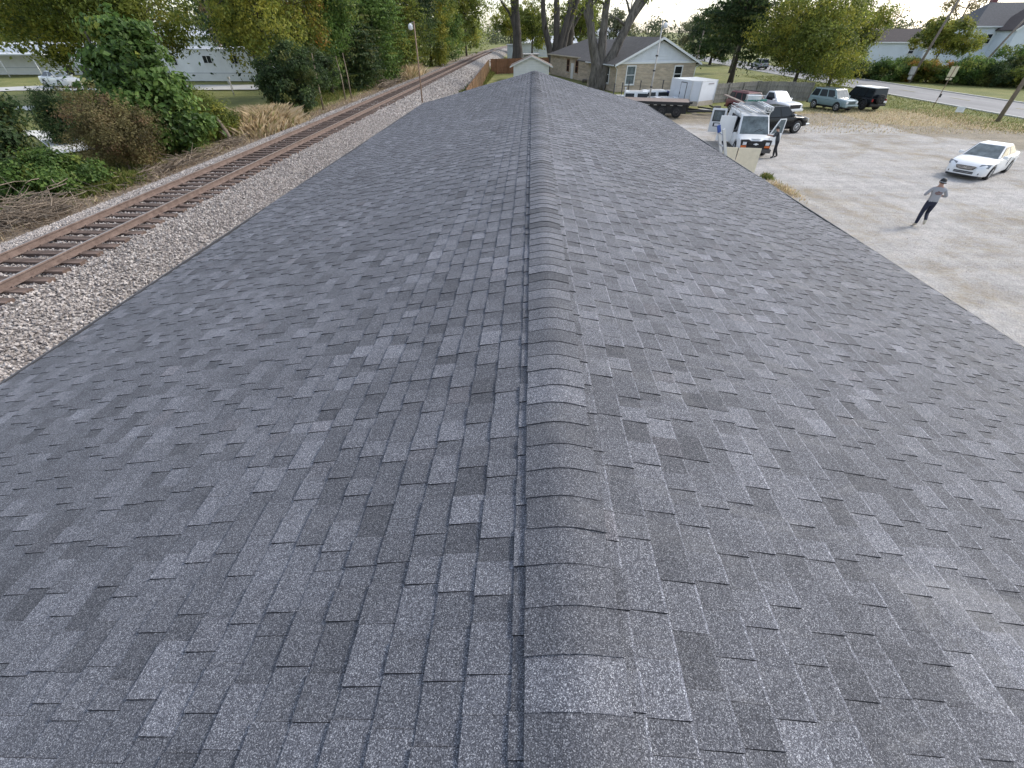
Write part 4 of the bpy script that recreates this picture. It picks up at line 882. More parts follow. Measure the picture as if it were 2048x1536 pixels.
# houses beyond the hedge
def lap_house(label, loc, rz, W, D, ev, pk, wall, roofm, axis='x', name='white_house', wins=(), chim=None, hip=0):
    t = thing(name, label, 'house', loc, rz, None); b = MB()
    b.box((0, 0, ev/2), (W, D, ev)); b.build('wall', wall, t)
    if axis == 'x':
        b = MB(); V = [(-W/2-.5, -D/2-.5, ev-.05), (W/2+.5, -D/2-.5, ev-.05), (W/2+.5, D/2+.5, ev-.05), (-W/2-.5, D/2+.5, ev-.05), (-W/2-.5+hip, 0, pk), (W/2+.5-.0, 0, pk)]
        b.add(V, [(0, 1, 5, 4), (2, 3, 4, 5), (3, 0, 4), (1, 2, 5), (0, 3, 2, 1)]); b.build('roof', roofm, t)
    else:
        b = MB(); b.prism([(-W/2+.02, ev), (W/2-.02, ev), (0, pk-.15)], 'y', -D/2+.02, D/2-.02); b.build('gable_wall', wall, t)
        for s in (-1, 1):
            e = s*(W/2+.5); ze = ev-.5*(pk-ev)/(W/2); b = MB(); b.prism([(0, pk-.02), (e, ze), (e, ze+.16), (0, pk+.16)], 'y', -D/2-.4, D/2+.4); b.build('roof', roofm, t)
            b = MB(); b.prism([(0, pk-.14), (e, ze-.14), (e, ze+.18), (0, pk+.18)], 'y', -D/2-.46, -D/2-.41); b.build('rake_board', M['white_paint'], t)
    b = MB(); b.box((0, -D/2-.5, ev-.1), (W+1.05, .08, .2)); 
    if axis == 'x': b.build('gutter', M['white_paint'], t)
    for x, z, w_, h_ in wins: house_window(t, (x, -D/2, z), w_, h_, 'y', 'glass')
    if chim: b = MB(); b.box(chim, (.9, .9, 2.2)); b.build('chimney', M['maroon'], t)
    return t
sid = NT('lap_siding'); wv = sid.node('ShaderNodeTexWave', bands_direction='Z'); wv.inputs['Scale'].default_value = 2.2; sid.L(sid.tc.outputs['Object'], wv.inputs[0])
sid_m = sid.out(sid.scale((.62, .67, .72), sid.rng(sid.noise(.5, 4), .3, .7, .92, 1.05)), .55, wv.outputs[0], .4, .02)
dkroof = simple('dark_roof', (.055, .045, .045), .9, var=.3, scale=4)
lap_house('white house with a dark roof low behind the hedge and meter box pole', (85.6, 135, 0), R_(-4), 12.5, 9, 4.2, 6.6, sid_m, dkroof, 'x', hip=2.6, wins=((4.2, 2.6, 1.2, 1.2),))
lap_house('small white gabled wing between the dark roofed house and the olive tree', (93.6, 131, 0), R_(-4), 4.6, 6, 4.0, 5.6, sid_m, dkroof, 'y', name='house_wing')
lap_house('big white two storey house with a grey roof at the right edge', (93.5, 112, 0), R_(-8), 17, 9, 6.9, 10.4, sid_m, simple('grey_roof', (.1, .1, .105), .9, var=.2, scale=4), 'x', hip=3.5, wins=((-5.2, 5.0, 1, 1.5),), chim=(-4.5, 1, 10.2))
lap_house('white front gable with a tall window on the big house at the right edge', (92.6, 105.5, 0), R_(-8), 8.6, 6, 6.6, 10.2, sid_m, dkroof, 'y', name='house_wing', wins=((-1.6, 5.2, .9, 1.7),))
lap_house('tiny pale house far away, left behind the brick house roof', (14, 230, 0), 0, 9, 8, 4, 6.4, M['white_wall'], dkroof, 'y', name='far_house')
lap_house('tiny pale house far away behind the ridge of the brick house', (32, 235, 0), 0, 12, 8, 4.6, 7.2, M['white_wall'], M['white_wall'], 'x', name='far_house')
lap_house('tiny pale house far away, between the thick stems of the huge tree', (22, 225, 0), 0, 7, 8, 5, 7.4, M['white_wall'], dkroof, 'y', name='far_house')
lap_house('pale barn far behind the yard between the thick trunks', (5.5, 170, 0), 0, 20, 8, 3.4, 5, M['white_wall'], M['white_wall'], 'x', name='far_barn')
lap_house('far white house seen through the dark trees at top left', (-95, 140, 1.2), 0, 30, 8, 4, 6, M['white_wall'], M['white_wall'], 'x', name='far_house')
# white rail fence in the distance
t = thing('white_fence', 'distant white rail fence behind the yard between the trunks', 'fence', (4, 150, 0))
for z in (.6, 1.2, 1.8):
    b = MB(); b.box((3, 0, z), (26, .06, .16)); b.build('rail', M['white_paint'], t)
for k in range(10):
    b = MB(); b.box((-9.6+2.8*k, .09, 1.0), (.14, .1, 2.0)); b.build('post', M['white_paint'], t)

# ------------------------------------------------------------------ vehicles (local +x is forward)
def wheel_mesh(r, w, spokes=6, rim='alu'):
    b = MB(); b.lathe([(r*.62, -w/2), (r*.9, -w/2), (r, -w*.36), (r, w*.36), (r*.9, w/2), (r*.62, w/2), (r*.62, -w/2)], 24, ax='y', m=0)
    ty = b
    c = MB(); c.lathe([(.001, -w*.3), (r*.62, -w*.3)], 20, ax='y', m=1); c.lathe([(r*.52, -w*.47), (r*.64, -w*.47), (r*.64, -w*.2), (r*.52, -w*.25), (r*.52, -w*.47)], 24, ax='y'); c.lathe([(.001, -w*.44), (r*.16, -w*.44), (r*.18, -w*.3)], 12, ax='y')
    for k in range(spokes):
        a = 6.283*k/spokes; c.bar((r*.1*math.cos(a), -w*.4, r*.1*math.sin(a)), (r*.56*math.cos(a), -w*.4, r*.56*math.sin(a)), r*.16 if spokes < 9 else r*.1, w*.08)
    return ty, c
def wheels(t, xs, track_w, r, w=.22, spokes=6, rim='alu'):
    first = None
    for x in xs:
        for s in (-1, 1):
            if first is None:
                ty, c = wheel_mesh(r, w, spokes); o = ty.build('wheel', M['rubber'], t); rm = c.build('rim', [M[rim], M['black_matte']], o); first = (o, rm)
            else:
                o = first[0].copy(); C.objects.link(o); o.parent = t; rm = first[1].copy(); C.objects.link(rm); rm.parent = o
            o.location = (x, s*track_w/2, r); o.rotation_euler = (0, 0, 0 if s < 0 else math.pi)
def body(t, st, wh, r, paint, name='body', arch=.07):
    """st: (x, half width, z bottom, z shoulder, z top) from rear to front; wheel arches are cut by raising the lower edge"""
    xs = set(s[0] for s in st); Ra = r+arch
    for wx in wh:
        for q in np.linspace(-1, 1, 11): xs.add(wx+Ra*float(q))
        xs.add(wx-Ra-.01); xs.add(wx+Ra+.01)
    A = np.array(sorted(st)); xs = sorted(x for x in xs if A[0, 0] <= x <= A[-1, 0]); secs = []
    for x in xs:
        hw, zb, zs, zt = (float(np.interp(x, A[:, 0], A[:, k])) for k in (1, 2, 3, 4))
        for wx in wh:
            d = abs(x-wx)
            if d <= Ra+1e-6: zb = max(zb, r+math.sqrt(max(Ra*Ra-d*d, 0)))
        zb = min(zb, zs-.1); h = zs-zb
        half = [(hw*.95, zb), (hw*.985, zb+.05*h+.01), (hw, zb+.45*h), (hw*.985, zb+.8*h), (hw*.95, zs), (hw*.86, zs+.6*(zt-zs)), (hw*.45, zt-.1*(zt-zs)-.003)]
        secs.append([(x, y, z) for y, z in half]+[(x, -y, z) for y, z in half[::-1]])
    b = MB(); b.loft(secs); o = b.build(name, M[paint], t, sharp=38)
    u = MB(); L = A[-1, 0]-A[0, 0]; mn = A[:, 1].max(); u.box(((A[-1, 0]+A[0, 0])/2, 0, r*1.05), (L*.86, mn*1.36, r*.8)); u.build('underbody', M['black_matte'], t); return o
def lerp3(a, c, q): return tuple(a[i]+(c[i]-a[i])*q for i in range(3))
def cabin(t, lo, hi, paint, glass='glass', side=((.04, .47), (.53, .96)), v=(.1, .88), rear=True, front_v=(.04, .93), bev=.05, name='cabin'):
    """lo, hi = (x rear, x front, half width rear, half width front, z)"""
    L = [(lo[0], -lo[2], lo[4]), (lo[1], -lo[3], lo[4]), (lo[1], lo[3], lo[4]), (lo[0], lo[2], lo[4])]
    H = [(hi[0], -hi[2], hi[4]), (hi[1], -hi[3], hi[4]), (hi[1], hi[3], hi[4]), (hi[0], hi[2], hi[4])]
    b = MB(); b.add(L+H, [(3, 2, 1, 0), (4, 5, 6, 7), (0, 1, 5, 4), (1, 2, 6, 5), (2, 3, 7, 6), (3, 0, 4, 7)]); o = b.build(name, M[paint], t, bevel=bev)
    def pane(a, c, d, e, u0, u1, v0, v1, nm):
        P = lambda u, vv: Vector(lerp3(lerp3(a, c, u), lerp3(d, e, u), vv))
        q = [P(u0, v0), P(u1, v0), P(u1, v1), P(u0, v1)]; n = (q[1]-q[0]).cross(q[3]-q[0]).normalized()*.008
        b = MB(); b.add([p+n for p in q]+[p-n*2 for p in q], [(0, 1, 2, 3), (7, 6, 5, 4), (0, 4, 5, 1), (1, 5, 6, 2), (2, 6, 7, 3), (3, 7, 4, 0)]); b.build(nm, M[glass if nm == 'windscreen' else 'glass'], t)
    pane(L[1], L[2], H[1], H[2], .05, .95, front_v[0], front_v[1], 'windscreen')
    if rear: pane(L[3], L[0], H[3], H[0], .07, .93, .12, .88, 'rear_window')
    for u0, u1 in side:
        pane(L[0], L[1], H[0], H[1], u0, u1, v[0], v[1], 'side_window'); pane(L[2], L[3], H[2], H[3], 1-u1, 1-u0, v[0], v[1], 'side_window')
    return o
def px(t, name, poly, x0, x1, mat, bev=0):
    b = MB(); b.prism(poly, 'x', x0, x1); return b.build(name, M[mat], t, bevel=bev)
def rect(y0, y1, z0, z1): return [(y0, z0), (y1, z0), (y1, z1), (y0, z1)]
def mirrors(t, x, y, z, mat, s=.2):
    for q in (-1, 1):
        b = MB(); b.box((x, q*(y+.1), z), (.12, s, .14)); b.build('mirror', M[mat], t, bevel=.03)
def handles(t, pts, mat='chrome'):
    for x, y, z in pts:
        b = MB(); b.box((x, y, z), (.16, .03, .035)); b.build('door_handle', M[mat], t)
def vehicle(name, label, cat, loc, head, group=None): return thing(name, label, cat, loc, math.atan2(head[1], head[0]), group)
def sedan(name, label, loc, head, paint, wh='alu', detail=True, glass='pale_glass', sc=1):
    t = vehicle(name, label, 'car', loc, head)
    body(t, [(-2.42, .66, .42, .82, .9), (-2.3, .84, .3, .92, 1.0), (-1.6, .91, .22, .95, 1.04), (0, .925, .2, .92, 1.0), (1.0, .92, .2, .88, .98), (1.7, .9, .2, .82, .9), (2.15, .84, .22, .72, .8), (2.36, .7, .24, .6, .68), (2.45, .52, .26, .52, .6)], (-1.42, 1.38), .33, paint)
    cabin(t, (-1.75, 1.08, .8, .82, .95), (-.95, .12, .58, .6, 1.46), paint, glass, bev=.06)
    wheels(t, (-1.42, 1.38), 1.62, .33, .22, 9, wh)
    mirrors(t, .78, .86, 1.02, paint)
    for s in (-1, 1):
        b = MB(); P = [(2.33, s*.46, .60), (2.13, s*.86, .63), (1.98, s*.88, .79), (2.2, s*.5, .75)]; n = Vector((.75, s*.3, .55)).normalized()*.05
        b.add([Vector(p)+n for p in P]+[Vector(p)-n*2 for p in P], [(0, 1, 2, 3), (7, 6, 5, 4), (0, 4, 5, 1), (1, 5, 6, 2), (2, 6, 7, 3), (3, 7, 4, 0)]); b.build('headlight', M['clear_lens'], t)
        px(t, 'tail_light', rect(s*.5, s*.78, .72, .88), -2.44, -2.32, 'red_lens', .02)
        b = MB(); b.bar((-.4, s*.925, .5), (-.4, s*.93, .92), .012, .02); b.build('door_seam', M['shadow_gap'], t)
    handles(t, [(q, s*.925, .8) for q in (-.2, -1.1) for s in (-1, 1)], paint)
    if detail:
        g = px(t, 'grille', [(-.44, .66), (-.36, .53), (-.2, .5), (.2, .5), (.36, .53), (.44, .66), (.3, .675), (-.3, .675)], 2.30, 2.49, 'black_matte')
        for z, wd in ((.545, .3), (.585, .36), (.63, .4)): px(t, 'grille_bar', rect(-wd, wd, z, z+.016), 2.48, 2.505, 'chrome')
        e = MB()   # the emblem: an upright pair of bars joined by a cross bar
        for s in (-1, 1): e.bar((2.515, s*.035, .555), (2.515, s*.05, .655), .02, .016)
        e.bar((2.515, -.04, .602), (2.515, .04, .602), .016, .018); e.build('emblem', M['chrome'], t)
        px(t, 'lower_intake', rect(-.42, .42, .32, .43), 2.36, 2.475, 'black_matte', .01)
        px(t, 'intake_bar', rect(-.42, .42, .37, .385), 2.47, 2.485, 'grey_van')
        px(t, 'front_lip', rect(-.7, .7, .18, .25), 2.05, 2.42, 'black_matte')
        for s in (-1, 1): px(t, 'fog_recess', rect(s*.5, s*.66, .32, .4), 2.3, 2.4, 'black_matte', .01)
    return t
sedan('white_sedan', 'white sedan parked alone on the gravel lot facing the running man', (25.2, 27.0, .012), (-.82, -.57), 'white_paint')
sedan('silver_sedan', 'silver sedan parked by the long white trailer beyond the track', (-53.0, 56.3, ZL+.07), (.93, -.36), 'silver', detail=False)
# white work van with open doors
V_ = (-.15, -.985)
van = vehicle('work_van', 'white work van with open doors and a ladder rack at the roof corner', 'van', (14.35, 33.0, .012), V_)
body(van, [(-2.75, .95, .42, 1.1, 1.12), (-2.6, .99, .38, 1.12, 1.16), (1.1, 1.0, .36, 1.12, 1.16), (1.75, .99, .36, 1.08, 1.15), (2.35, .97, .36, .98, 1.06), (2.65, .93, .4, .9, .97), (2.75, .88, .45, .86, .9)], (-1.7, 1.75), .37, 'white_paint')
cabin(van, (-2.72, 1.72, .97, .96, 1.1), (-2.6, .88, .84, .82, 2.08), 'white_paint', 'pale_glass', side=((.76, .95),), v=(.12, .82), rear=False, bev=.09)
wheels(van, (-1.7, 1.75), 1.74, .37, .24, 6, 'grey_van')
px(van, 'grille', [(-.86, .52), (.86, .52), (.9, .98), (.45, 1.0), (.3, .93), (-.3, .93), (-.45, 1.0), (-.9, .98)], 2.60, 2.79, 'black_matte', .02)
px(van, 'grille_frame', rect(-.5, .5, .68, .86), 2.78, 2.81, 'black_paint', .01)
for z in (.72, .77, .82): px(van, 'grille_bar', rect(-.48, .48, z, z+.014), 2.805, 2.82, 'steel_dark')
for s in (-1, 1):
    px(van, 'headlight', rect(s*.56, s*.78, .72, .88), 2.76, 2.82, 'lamp_lens', .015)
    px(van, 'turn_signal', rect(s*.54, s*.86, .57, .69), 2.74, 2.815, 'amber', .015)
e = MB(); e.prism([(-.15, .75), (-.05, .75), (-.05, .72), (.05, .72), (.05, .75), (.15, .75), (.12, .8), (.05, .8), (.05, .83), (-.05, .83), (-.05, .8), (-.12, .8)], 'x', 2.815, 2.835); e.build('emblem', M['white_paint'], van)
px(van, 'bumper', [(-.96, .3), (.96, .3), (.97, .52), (-.97, .52)], 2.5, 2.9, 'steel_dark', .04)
b = MB(); b.box((2.3, 0, 1.02), (.7, .5, .03)); b.build('hood_ridge', M['white_paint'], van, bevel=.01)
for s in (-1, 1): 
    b = MB(); b.bar((1.62, s*.1, 1.2), (1.5, s*.1+.45, 1.4), .02); b.build('wiper', M['black_matte'], van)
mirrors(van, 1.35, .98, 1.25, 'black_matte', .22)
# side doorway (vehicle's right side, image left) and its two swung-open doors; open rear door; open driver's door
b = MB(); b.box((-.1, -.968, 1.2), (1.25, .06, 1.55), 0, 0, 0, R_(4)); b.build('side_doorway', M['shadow_gap'], van)
def door_panel(name, hinge, ang, w, z0, z1, win=None, tilt=0, handle=None, plate=False):
    d = MB(); d.box((w/2, 0, (z0+z1)/2), (w, .06, z1-z0)); o = d.build(name, M['white_paint'], van, bevel=.02); o.location = hinge; o.rotation_euler = (tilt, 0, ang)
    if win:
        for s in (-1, 1):
            p = MB(); p.box((win[0], s*.034, win[1]), (win[2], .012, win[3])); p.build('window_seal', M['black_matte'], o)
            p = MB(); p.box((win[0], s*.043, win[1]), (win[2]-.1, .01, win[3]-.1)); p.build('pane', M['pale_glass'], o)
    if handle:
        p = MB(); p.box((handle[0], -.045, handle[1]), (.09, .03, .2)); p.build('handle', M['black_matte'], o); p = MB(); p.box((handle[0], .045, handle[1]), (.09, .03, .2)); p.build('handle', M['black_matte'], o)
    if plate:
        for s in (-1, 1):
            p = MB(); p.box((w*.5, s*.034, .98), (.5, .012, .24)); p.build('plate_recess', M['black_matte'], o)
            p = MB(); p.box((w*.5, s*.044, .98), (.31, .01, .16)); p.build('number_plate', M['sign_white'], o)
    return o
door_panel('side_door', (.52, -1.0, 0), R_(-100), .95, .5, 1.95, handle=(.84, 1.1))
door_panel('rear_door', (-2.75, -.96, 0), R_(-100), .98, .5, 1.98, win=(.5, 1.52, .72, .68), plate=True)
od = door_panel('driver_door', (1.5, 1.0, 0), R_(120), 1.0, .5, 1.15)
fr = MB(); fr.bar((.04, 0, 1.15), (.5, 0, 1.92), .05); fr.bar((.5, 0, 1.92), (.96, 0, 1.92), .05); fr.bar((.96, 0, 1.92), (.98, 0, 1.15), .06); fr.build('window_frame', M['white_paint'], od)
fr = MB(); fr.prism([(.1, 1.16), (.94, 1.16), (.93, 1.88), (.52, 1.88)], 'y', -.008, .008); fr.build('pane', M['pale_glass'], od)
# roof rack and the things on it
rack = thing('ladder_rack', 'grey metal rack bars across the roof of the white van', 'roof rack', (14.35, 33.0, .012), math.atan2(V_[1], V_[0]))
for x in (-2.2, -.8, .6):
    b = MB(); b.bar((x, -.92, 2.2), (x, .92, 2.2), .05); b.build('crossbar', M['alu'], rack)
    for s in (-1, 1): b = MB(); b.bar((x, s*.88, 1.95), (x, s*.88, 2.2), .045); b.build('leg', M['alu'], rack)
for s in (-1, 1): b = MB(); b.bar((-2.3, s*.92, 2.25), (.7, s*.92, 2.25), .045); b.build('side_bar', M['alu'], rack)
def ladder(name, label, a, c, wid, n, side, th=.07, group=None, capm=None):
    a, c, side = Vector(a), Vector(c), Vector(side).normalized(); t = thing(name, label, 'ladder', a, 0, group); d = c-a
    for s in (-1, 1):
        b = MB(); o = side*wid/2*s; b.bar(o, d+o, th*.5, th); b.build('rail', M['alu'], t)
        if capm and s > 0: b = MB(); b.bar(d*.965+o, d*1.008+o, th*.62, th*1.12); b.build('end_cap', M[capm], t)
    for k in range(n):
        p = d*((k+.5)/n); b = MB(); b.tube([p-side*wid/2, p+side*wid/2], .017, 6); b.build('rung', M['alu'], t)
    return t
def vl(x, y, z):   # van local -> world
    h = Vector((V_[0], V_[1], 0)).normalized(); l = Vector((-h.y, h.x, 0)); return Vector((14.35, 33.0, 0))+h*x+l*y+Vector((0, 0, z))
sd2 = (.985, -.15, 0)
ladder('extension_ladder', 'aluminium extension ladder lying on the van roof, nearest the open side door', vl(-3.0, -.45, 2.3), vl(1.75, -.3, 2.32), .42, 14, sd2, .09, 'ladders on the van roof')
ladder('extension_ladder', 'second aluminium ladder on the van roof, beside the plank box', vl(-3.3, .12, 2.3), vl(1.4, .2, 2.3), .4, 14, sd2, .09, 'ladders on the van roof')
t = thing('plank_stack', 'grey bundle of aluminium walk planks on the far side of the van roof', 'planks', vl(-.9, .72, 2.3), math.atan2(V_[1], V_[0]))
for k in range(4):
    b = MB(); b.box((.1*k-.1, -.18+.12*k, .09+.03*(k % 2)), (3.1, .1, .2)); b.build('plank', M['alu'], t)
t = thing('stepladder', 'green fibreglass stepladder folded on the van roof', 'stepladder', vl(-1.9, .45, 2.34), math.atan2(V_[1], V_[0])+.25)
for s in (-1, 1): b = MB(); b.bar((-1, s*.22, .12), (1.0, s*.14, .35), .05, .08); b.build('rail', M['green_cloth'], t)
for k in range(6): b = MB(); b.box((-.85+.33*k, 0, .16+.035*k), (.08, .4, .03)); b.build('tread', M['alu'], t)
b = MB(); b.box((1.02, 0, .36), (.12, .34, .12)); b.build('top_cap', M['green_cloth'], t)
b = MB(); b.box((0, 0, 0), (4.2, .22, .06)); o = tag(b.build('brown_plank', M['deck_brown']), 'long brown plank sticking out behind the van roof toward the enclosed trailer', 'plank'); o.location = vl(-4.3, -.2, 2.36); o.rotation_euler = (0, .05, math.atan2(V_[1], V_[0])+.22)
t = thing('metal_box', 'square grey sheet metal box on the rear end of the van roof', 'box', vl(-2.7, .5, 2.28), math.atan2(V_[1], V_[0]))
b = MB(); b.box((0, 0, .25), (.5, .9, .5)); b.build('shell', M['alu'], t, bevel=.02); b = MB(); b.box((0, 0, .51), (.54, .94, .03)); b.build('lid', M['alu'], t)
# pickups and 4x4s
def pickup(name, label, loc, head, paint, r=.4, sc=1, chrome=True, glass='glass', cab=(-.55, 1.25), crew=True):
    t = vehicle(name, label, 'pickup truck', loc, head)
    body(t, [(-2.9, .93, .62, 1.1, 1.13), (-2.8, .97, .55, 1.13, 1.16), (.9, .98, .48, 1.12, 1.17), (1.5, .98, .46, 1.1, 1.18), (2.5, .96, .46, 1.04, 1.12), (2.8, .9, .5, .98, 1.04), (2.88, .84, .55, .94, .98)], (-1.8, 1.85), r, paint)
    x0 = -1.0 if crew else -.1
    cabin(t, (x0-.1, 1.55, .9, .9, 1.1), (x0+.1, .72, .72, .72, 1.82), paint, glass, side=((.06, .46), (.52, .9)) if crew else ((.12, .86),), bev=.06)
    b = MB(); b.box(((x0-.2-2.75)/2, 0, 1.155), (2.75+x0-.2, 1.55, .05)); b.build('truck_bed', M['black_matte'], t)
    for s in (-1, 1): b = MB(); b.box(((x0-.2-2.8)/2, s*.87, 1.19), (2.75+x0-.2, .14, .07)); b.build('bed_rail', M[paint], t)
    wheels(t, (-1.8, 1.85), 1.74, r, .27, 10, 'alu')
    mirrors(t, 1.2, .95, 1.25, 'chrome' if chrome else paint, .24)
    px(t, 'grille', rect(-.62, .62, .68, .98), 2.75, 2.92, 'chrome' if chrome else 'black_matte', .02)
    for z in (.74, .82, .9): px(t, 'grille_bar', rect(-.55, .55, z, z+.035), 2.915, 2.93, 'black_matte')
    px(t, 'bumper', rect(-.96, .96, .46, .66), 2.68, 3.02, 'chrome' if chrome else 'white_paint', .05)
    for s in (-1, 1):
        px(t, 'headlight', rect(s*.62, s*.86, .72, .98), 2.7, 2.905, 'lamp_lens', .02); px(t, 'tail_light', rect(s*.78, s*.94, .7, 1.05), -2.93, -2.8, 'red_lens', .02)
    handles(t, [(.1, s*.985, 1.02) for s in (-1, 1)], 'chrome' if chrome else paint)
    return t
pickup('black_pickup', 'black pickup with chrome bumper and large bright wheels behind the white van', (18.55, 39.2, .012), (.955, .3), 'black_paint', .44)
pickup('white_pickup', 'old white pickup facing the lot by the grey fence', (23.2, 49.8, 0), (.36, -.93), 'white_paint', .38, chrome=False, glass='pale_glass', crew=False)
def suv(name, label, loc, head, paint, glass='glass', r=.37, boxy=False, top=1.75, slots=False, roofm=None):
    t = vehicle(name, label, 'suv', loc, head)
    body(t, [(-2.15, .86, .5, 1.02, 1.06), (-2.05, .9, .44, 1.06, 1.1), (.7, .92, .42, 1.05, 1.1), (1.3, .91, .42, 1.0, 1.08), (1.95, .88, .42, .94, 1.02), (2.15, .8, .46, .88, .94)], (-1.3, 1.35), r, paint)
    k = .0 if boxy else .12
    cabin(t, (-2.08, 1.1, .86, .86, 1.04), (-1.95+k, .62-k, .74, .72, top), paint, glass, side=((.03, .29), (.34, .62), (.66, .93)), bev=.05)
    if roofm: b = MB(); b.box((-.7, 0, top+.03), (2.6, 1.5, .07)); b.build('hard_top', M[roofm], t, bevel=.02)
    else:
        for s in (-1, 1): b = MB(); b.bar((-1.7, s*.6, top+.05), (.3, s*.6, top+.05), .04); b.build('roof_rail', M['black_matte'], t)
    wheels(t, (-1.3, 1.35), 1.62, r, .25, 5, 'alu' if not boxy else 'steel_dark')
    mirrors(t, .85, .88, 1.15, paint if not boxy else 'black_matte', .2)
    px(t, 'bumper', rect(-.86, .86, .4, .6), 2.0, 2.28, paint if not boxy else 'black_matte', .05); px(t, 'rear_bumper', rect(-.86, .86, .42, .6), -2.3, -2.1, 'black_matte', .03)
    if slots:
        px(t, 'grille', rect(-.44, .44, .66, .88), 2.05, 2.19, paint, .02)
        for q in range(7): px(t, 'grille_slot', rect(-.4+.118*q, -.34+.118*q, .68, .87), 2.18, 2.2, 'black_matte')
        px(t, 'lower_intake', rect(-.5, .5, .42, .5), 2.26, 2.29, 'black_matte')
    else: px(t, 'grille', rect(-.5, .5, .66, .86), 2.05, 2.2, 'black_matte', .02)
    for s in (-1, 1):
        px(t, 'headlight', rect(s*.52, s*.76, .68, .87), 2.0, 2.19, 'lamp_lens', .03); px(t, 'tail_light', rect(s*.7, s*.84, .78, 1.0), -2.2, -2.08, 'red_lens', .02)
        for wx in (-1.3, 1.35): b = MB(); b.tube([(wx+(r+.1)*math.cos(a), s*.925, r+(r+.1)*math.sin(a)) for a in np.linspace(.1, 3.04, 9)], .045, 6); b.build('wheel_flare', M[paint if not boxy else 'black_matte'], t)
    handles(t, [(q, s*.925, .95) for q in (.15, -.9) for s in (-1, 1)], paint)
    return t
suv('sage_suv', 'pale blue green boxy suv with slotted grille beside the black open jeep', (30.6, 52.6, 0), (.36, -.93), 'sage', 'pale_glass', slots=True)
jp = suv('black_jeep', 'black four wheel drive with white hard top and rear spare wheel, facing away', (34.0, 53.6, 0), (-.22, .975), 'black_paint', r=.43, boxy=True, top=1.85, roofm='white_paint')
ty, c = wheel_mesh(.4, .24, 5); sp = ty.build('spare_wheel', M['rubber'], jp); sp.location = (-2.36, .1, 1.02); sp.rotation_euler = (0, 0, R_(-90)); c.build('rim', [M['steel_dark'], M['black_matte']], sp)
b = MB(); b.box((-2.31, -.62, .78), (.02, .32, .17)); b.build('number_plate', M['sign_white'], jp)
suv('maroon_suv', 'old maroon suv with a pale hood between the van and the white pickup', (20.7, 49.0, 0), (.3, -.95), 'maroon', 'glass')
suv('road_van', 'pale grey suv passing on the road behind the leaning trunk', (47.5, 112, .05), (-.05, 1), 'grey_van')
sedan('road_car', 'dark car on the road behind the big round tree', (51.5, 104, .05), (0, 1), 'black_paint', detail=False)
# enclosed v-nose trailer
tr = thing('enclosed_trailer', 'white enclosed cargo trailer with a small side door parked by the house', 'trailer', (15.3, 49.85, 0))
pts = [(-1.15, 3.25), (0, 0), (.72, -.42), (2.7, 1.15), (1.6, 4.45)]
b = MB(); b.prism(pts, 'z', .95, 2.5); b.build('body', M['white_wall'], tr)
b = MB(); b.prism([(x*1.006, y*1.006) for x, y in pts], 'z', .55, .95); b.build('stone_guard', M['beige'], tr)
b = MB(); b.prism([(x*1.02, y*1.02) for x, y in pts], 'z', 2.5, 2.56); b.build('roof', M['white_paint'], tr)
for (x, y) in pts[:4]:
    b = MB(); b.box((x*1.004, y*1.004, 1.7), (.07, .07, 1.75)); b.build('corner_trim', M['alu'], tr)
dn = Vector((-3.25, -1.15, 0)).normalized(); pa, pb = Vector((-1.15, 3.25, 0)), Vector((0, 0, 0)); ang = math.atan2(-3.25, 1.15)
c = pa.lerp(pb, .62)+dn*.01
b = MB(); b.box((c.x, c.y, 1.62), (.98, .03, 1.5), ang); d = b.build('door_frame', M['steel_dark'], tr)
c = pa.lerp(pb, .62)+dn*.02; b = MB(); b.box((c.x, c.y, 1.62), (.86, .03, 1.38), ang); d2 = b.build('door', M['white_wall'], tr)
c = pa.lerp(pb, .5)+dn*.05; b = MB(); b.box((c.x, c.y, 1.45), (.07, .05, .22), ang); b.build('handle', M['black_matte'], d2)
nn = Vector((1.57, -1.98, 0)).normalized(); a2 = math.atan2(1.57, 1.98); c = Vector((.72, -.42, 0)).lerp(Vector((2.7, 1.15, 0)), .62)+nn*.012
b = MB(); b.box((c.x, c.y, 2.3), (.95, .012, .14), a2)
b.build('maker_plate', simple('maker_plate', (.5, .5, .52)), tr)
b = MB(); 
for k in range(5): q = Vector((.72, -.42, 0)).lerp(Vector((2.7, 1.15, 0)), .49+.065*k)+nn*.02; b.box((q.x, q.y, 2.3), (.09, .008, .08), a2)
b.build('faded_lettering', M['ink'], tr)
b = MB(); b.bar((.9, -.3, .5), (2.3, -2.3, .5), .1); b.bar((2.4, .8, .5), (2.3, -2.3, .5), .1); b.build('tongue', M['black_matte'], tr)
b = MB(); b.box((2.2, -1.9, .62), (.5, .4, .3)); b.build('jack_box', M['steel_dark'], tr)
b = MB(); b.box((1.2, -1.4, .42), (1.0, .7, .05)); b.build('step_plate', M['metal_pole'], tr)
ty, c = wheel_mesh(.36, .22, 6); o = ty.build('wheel', M['rubber'], tr); o.location = (-.6, 1.4, .36); o.rotation_euler = (0, 0, ang); c.build('rim', [M['alu'], M['black_matte']], o)
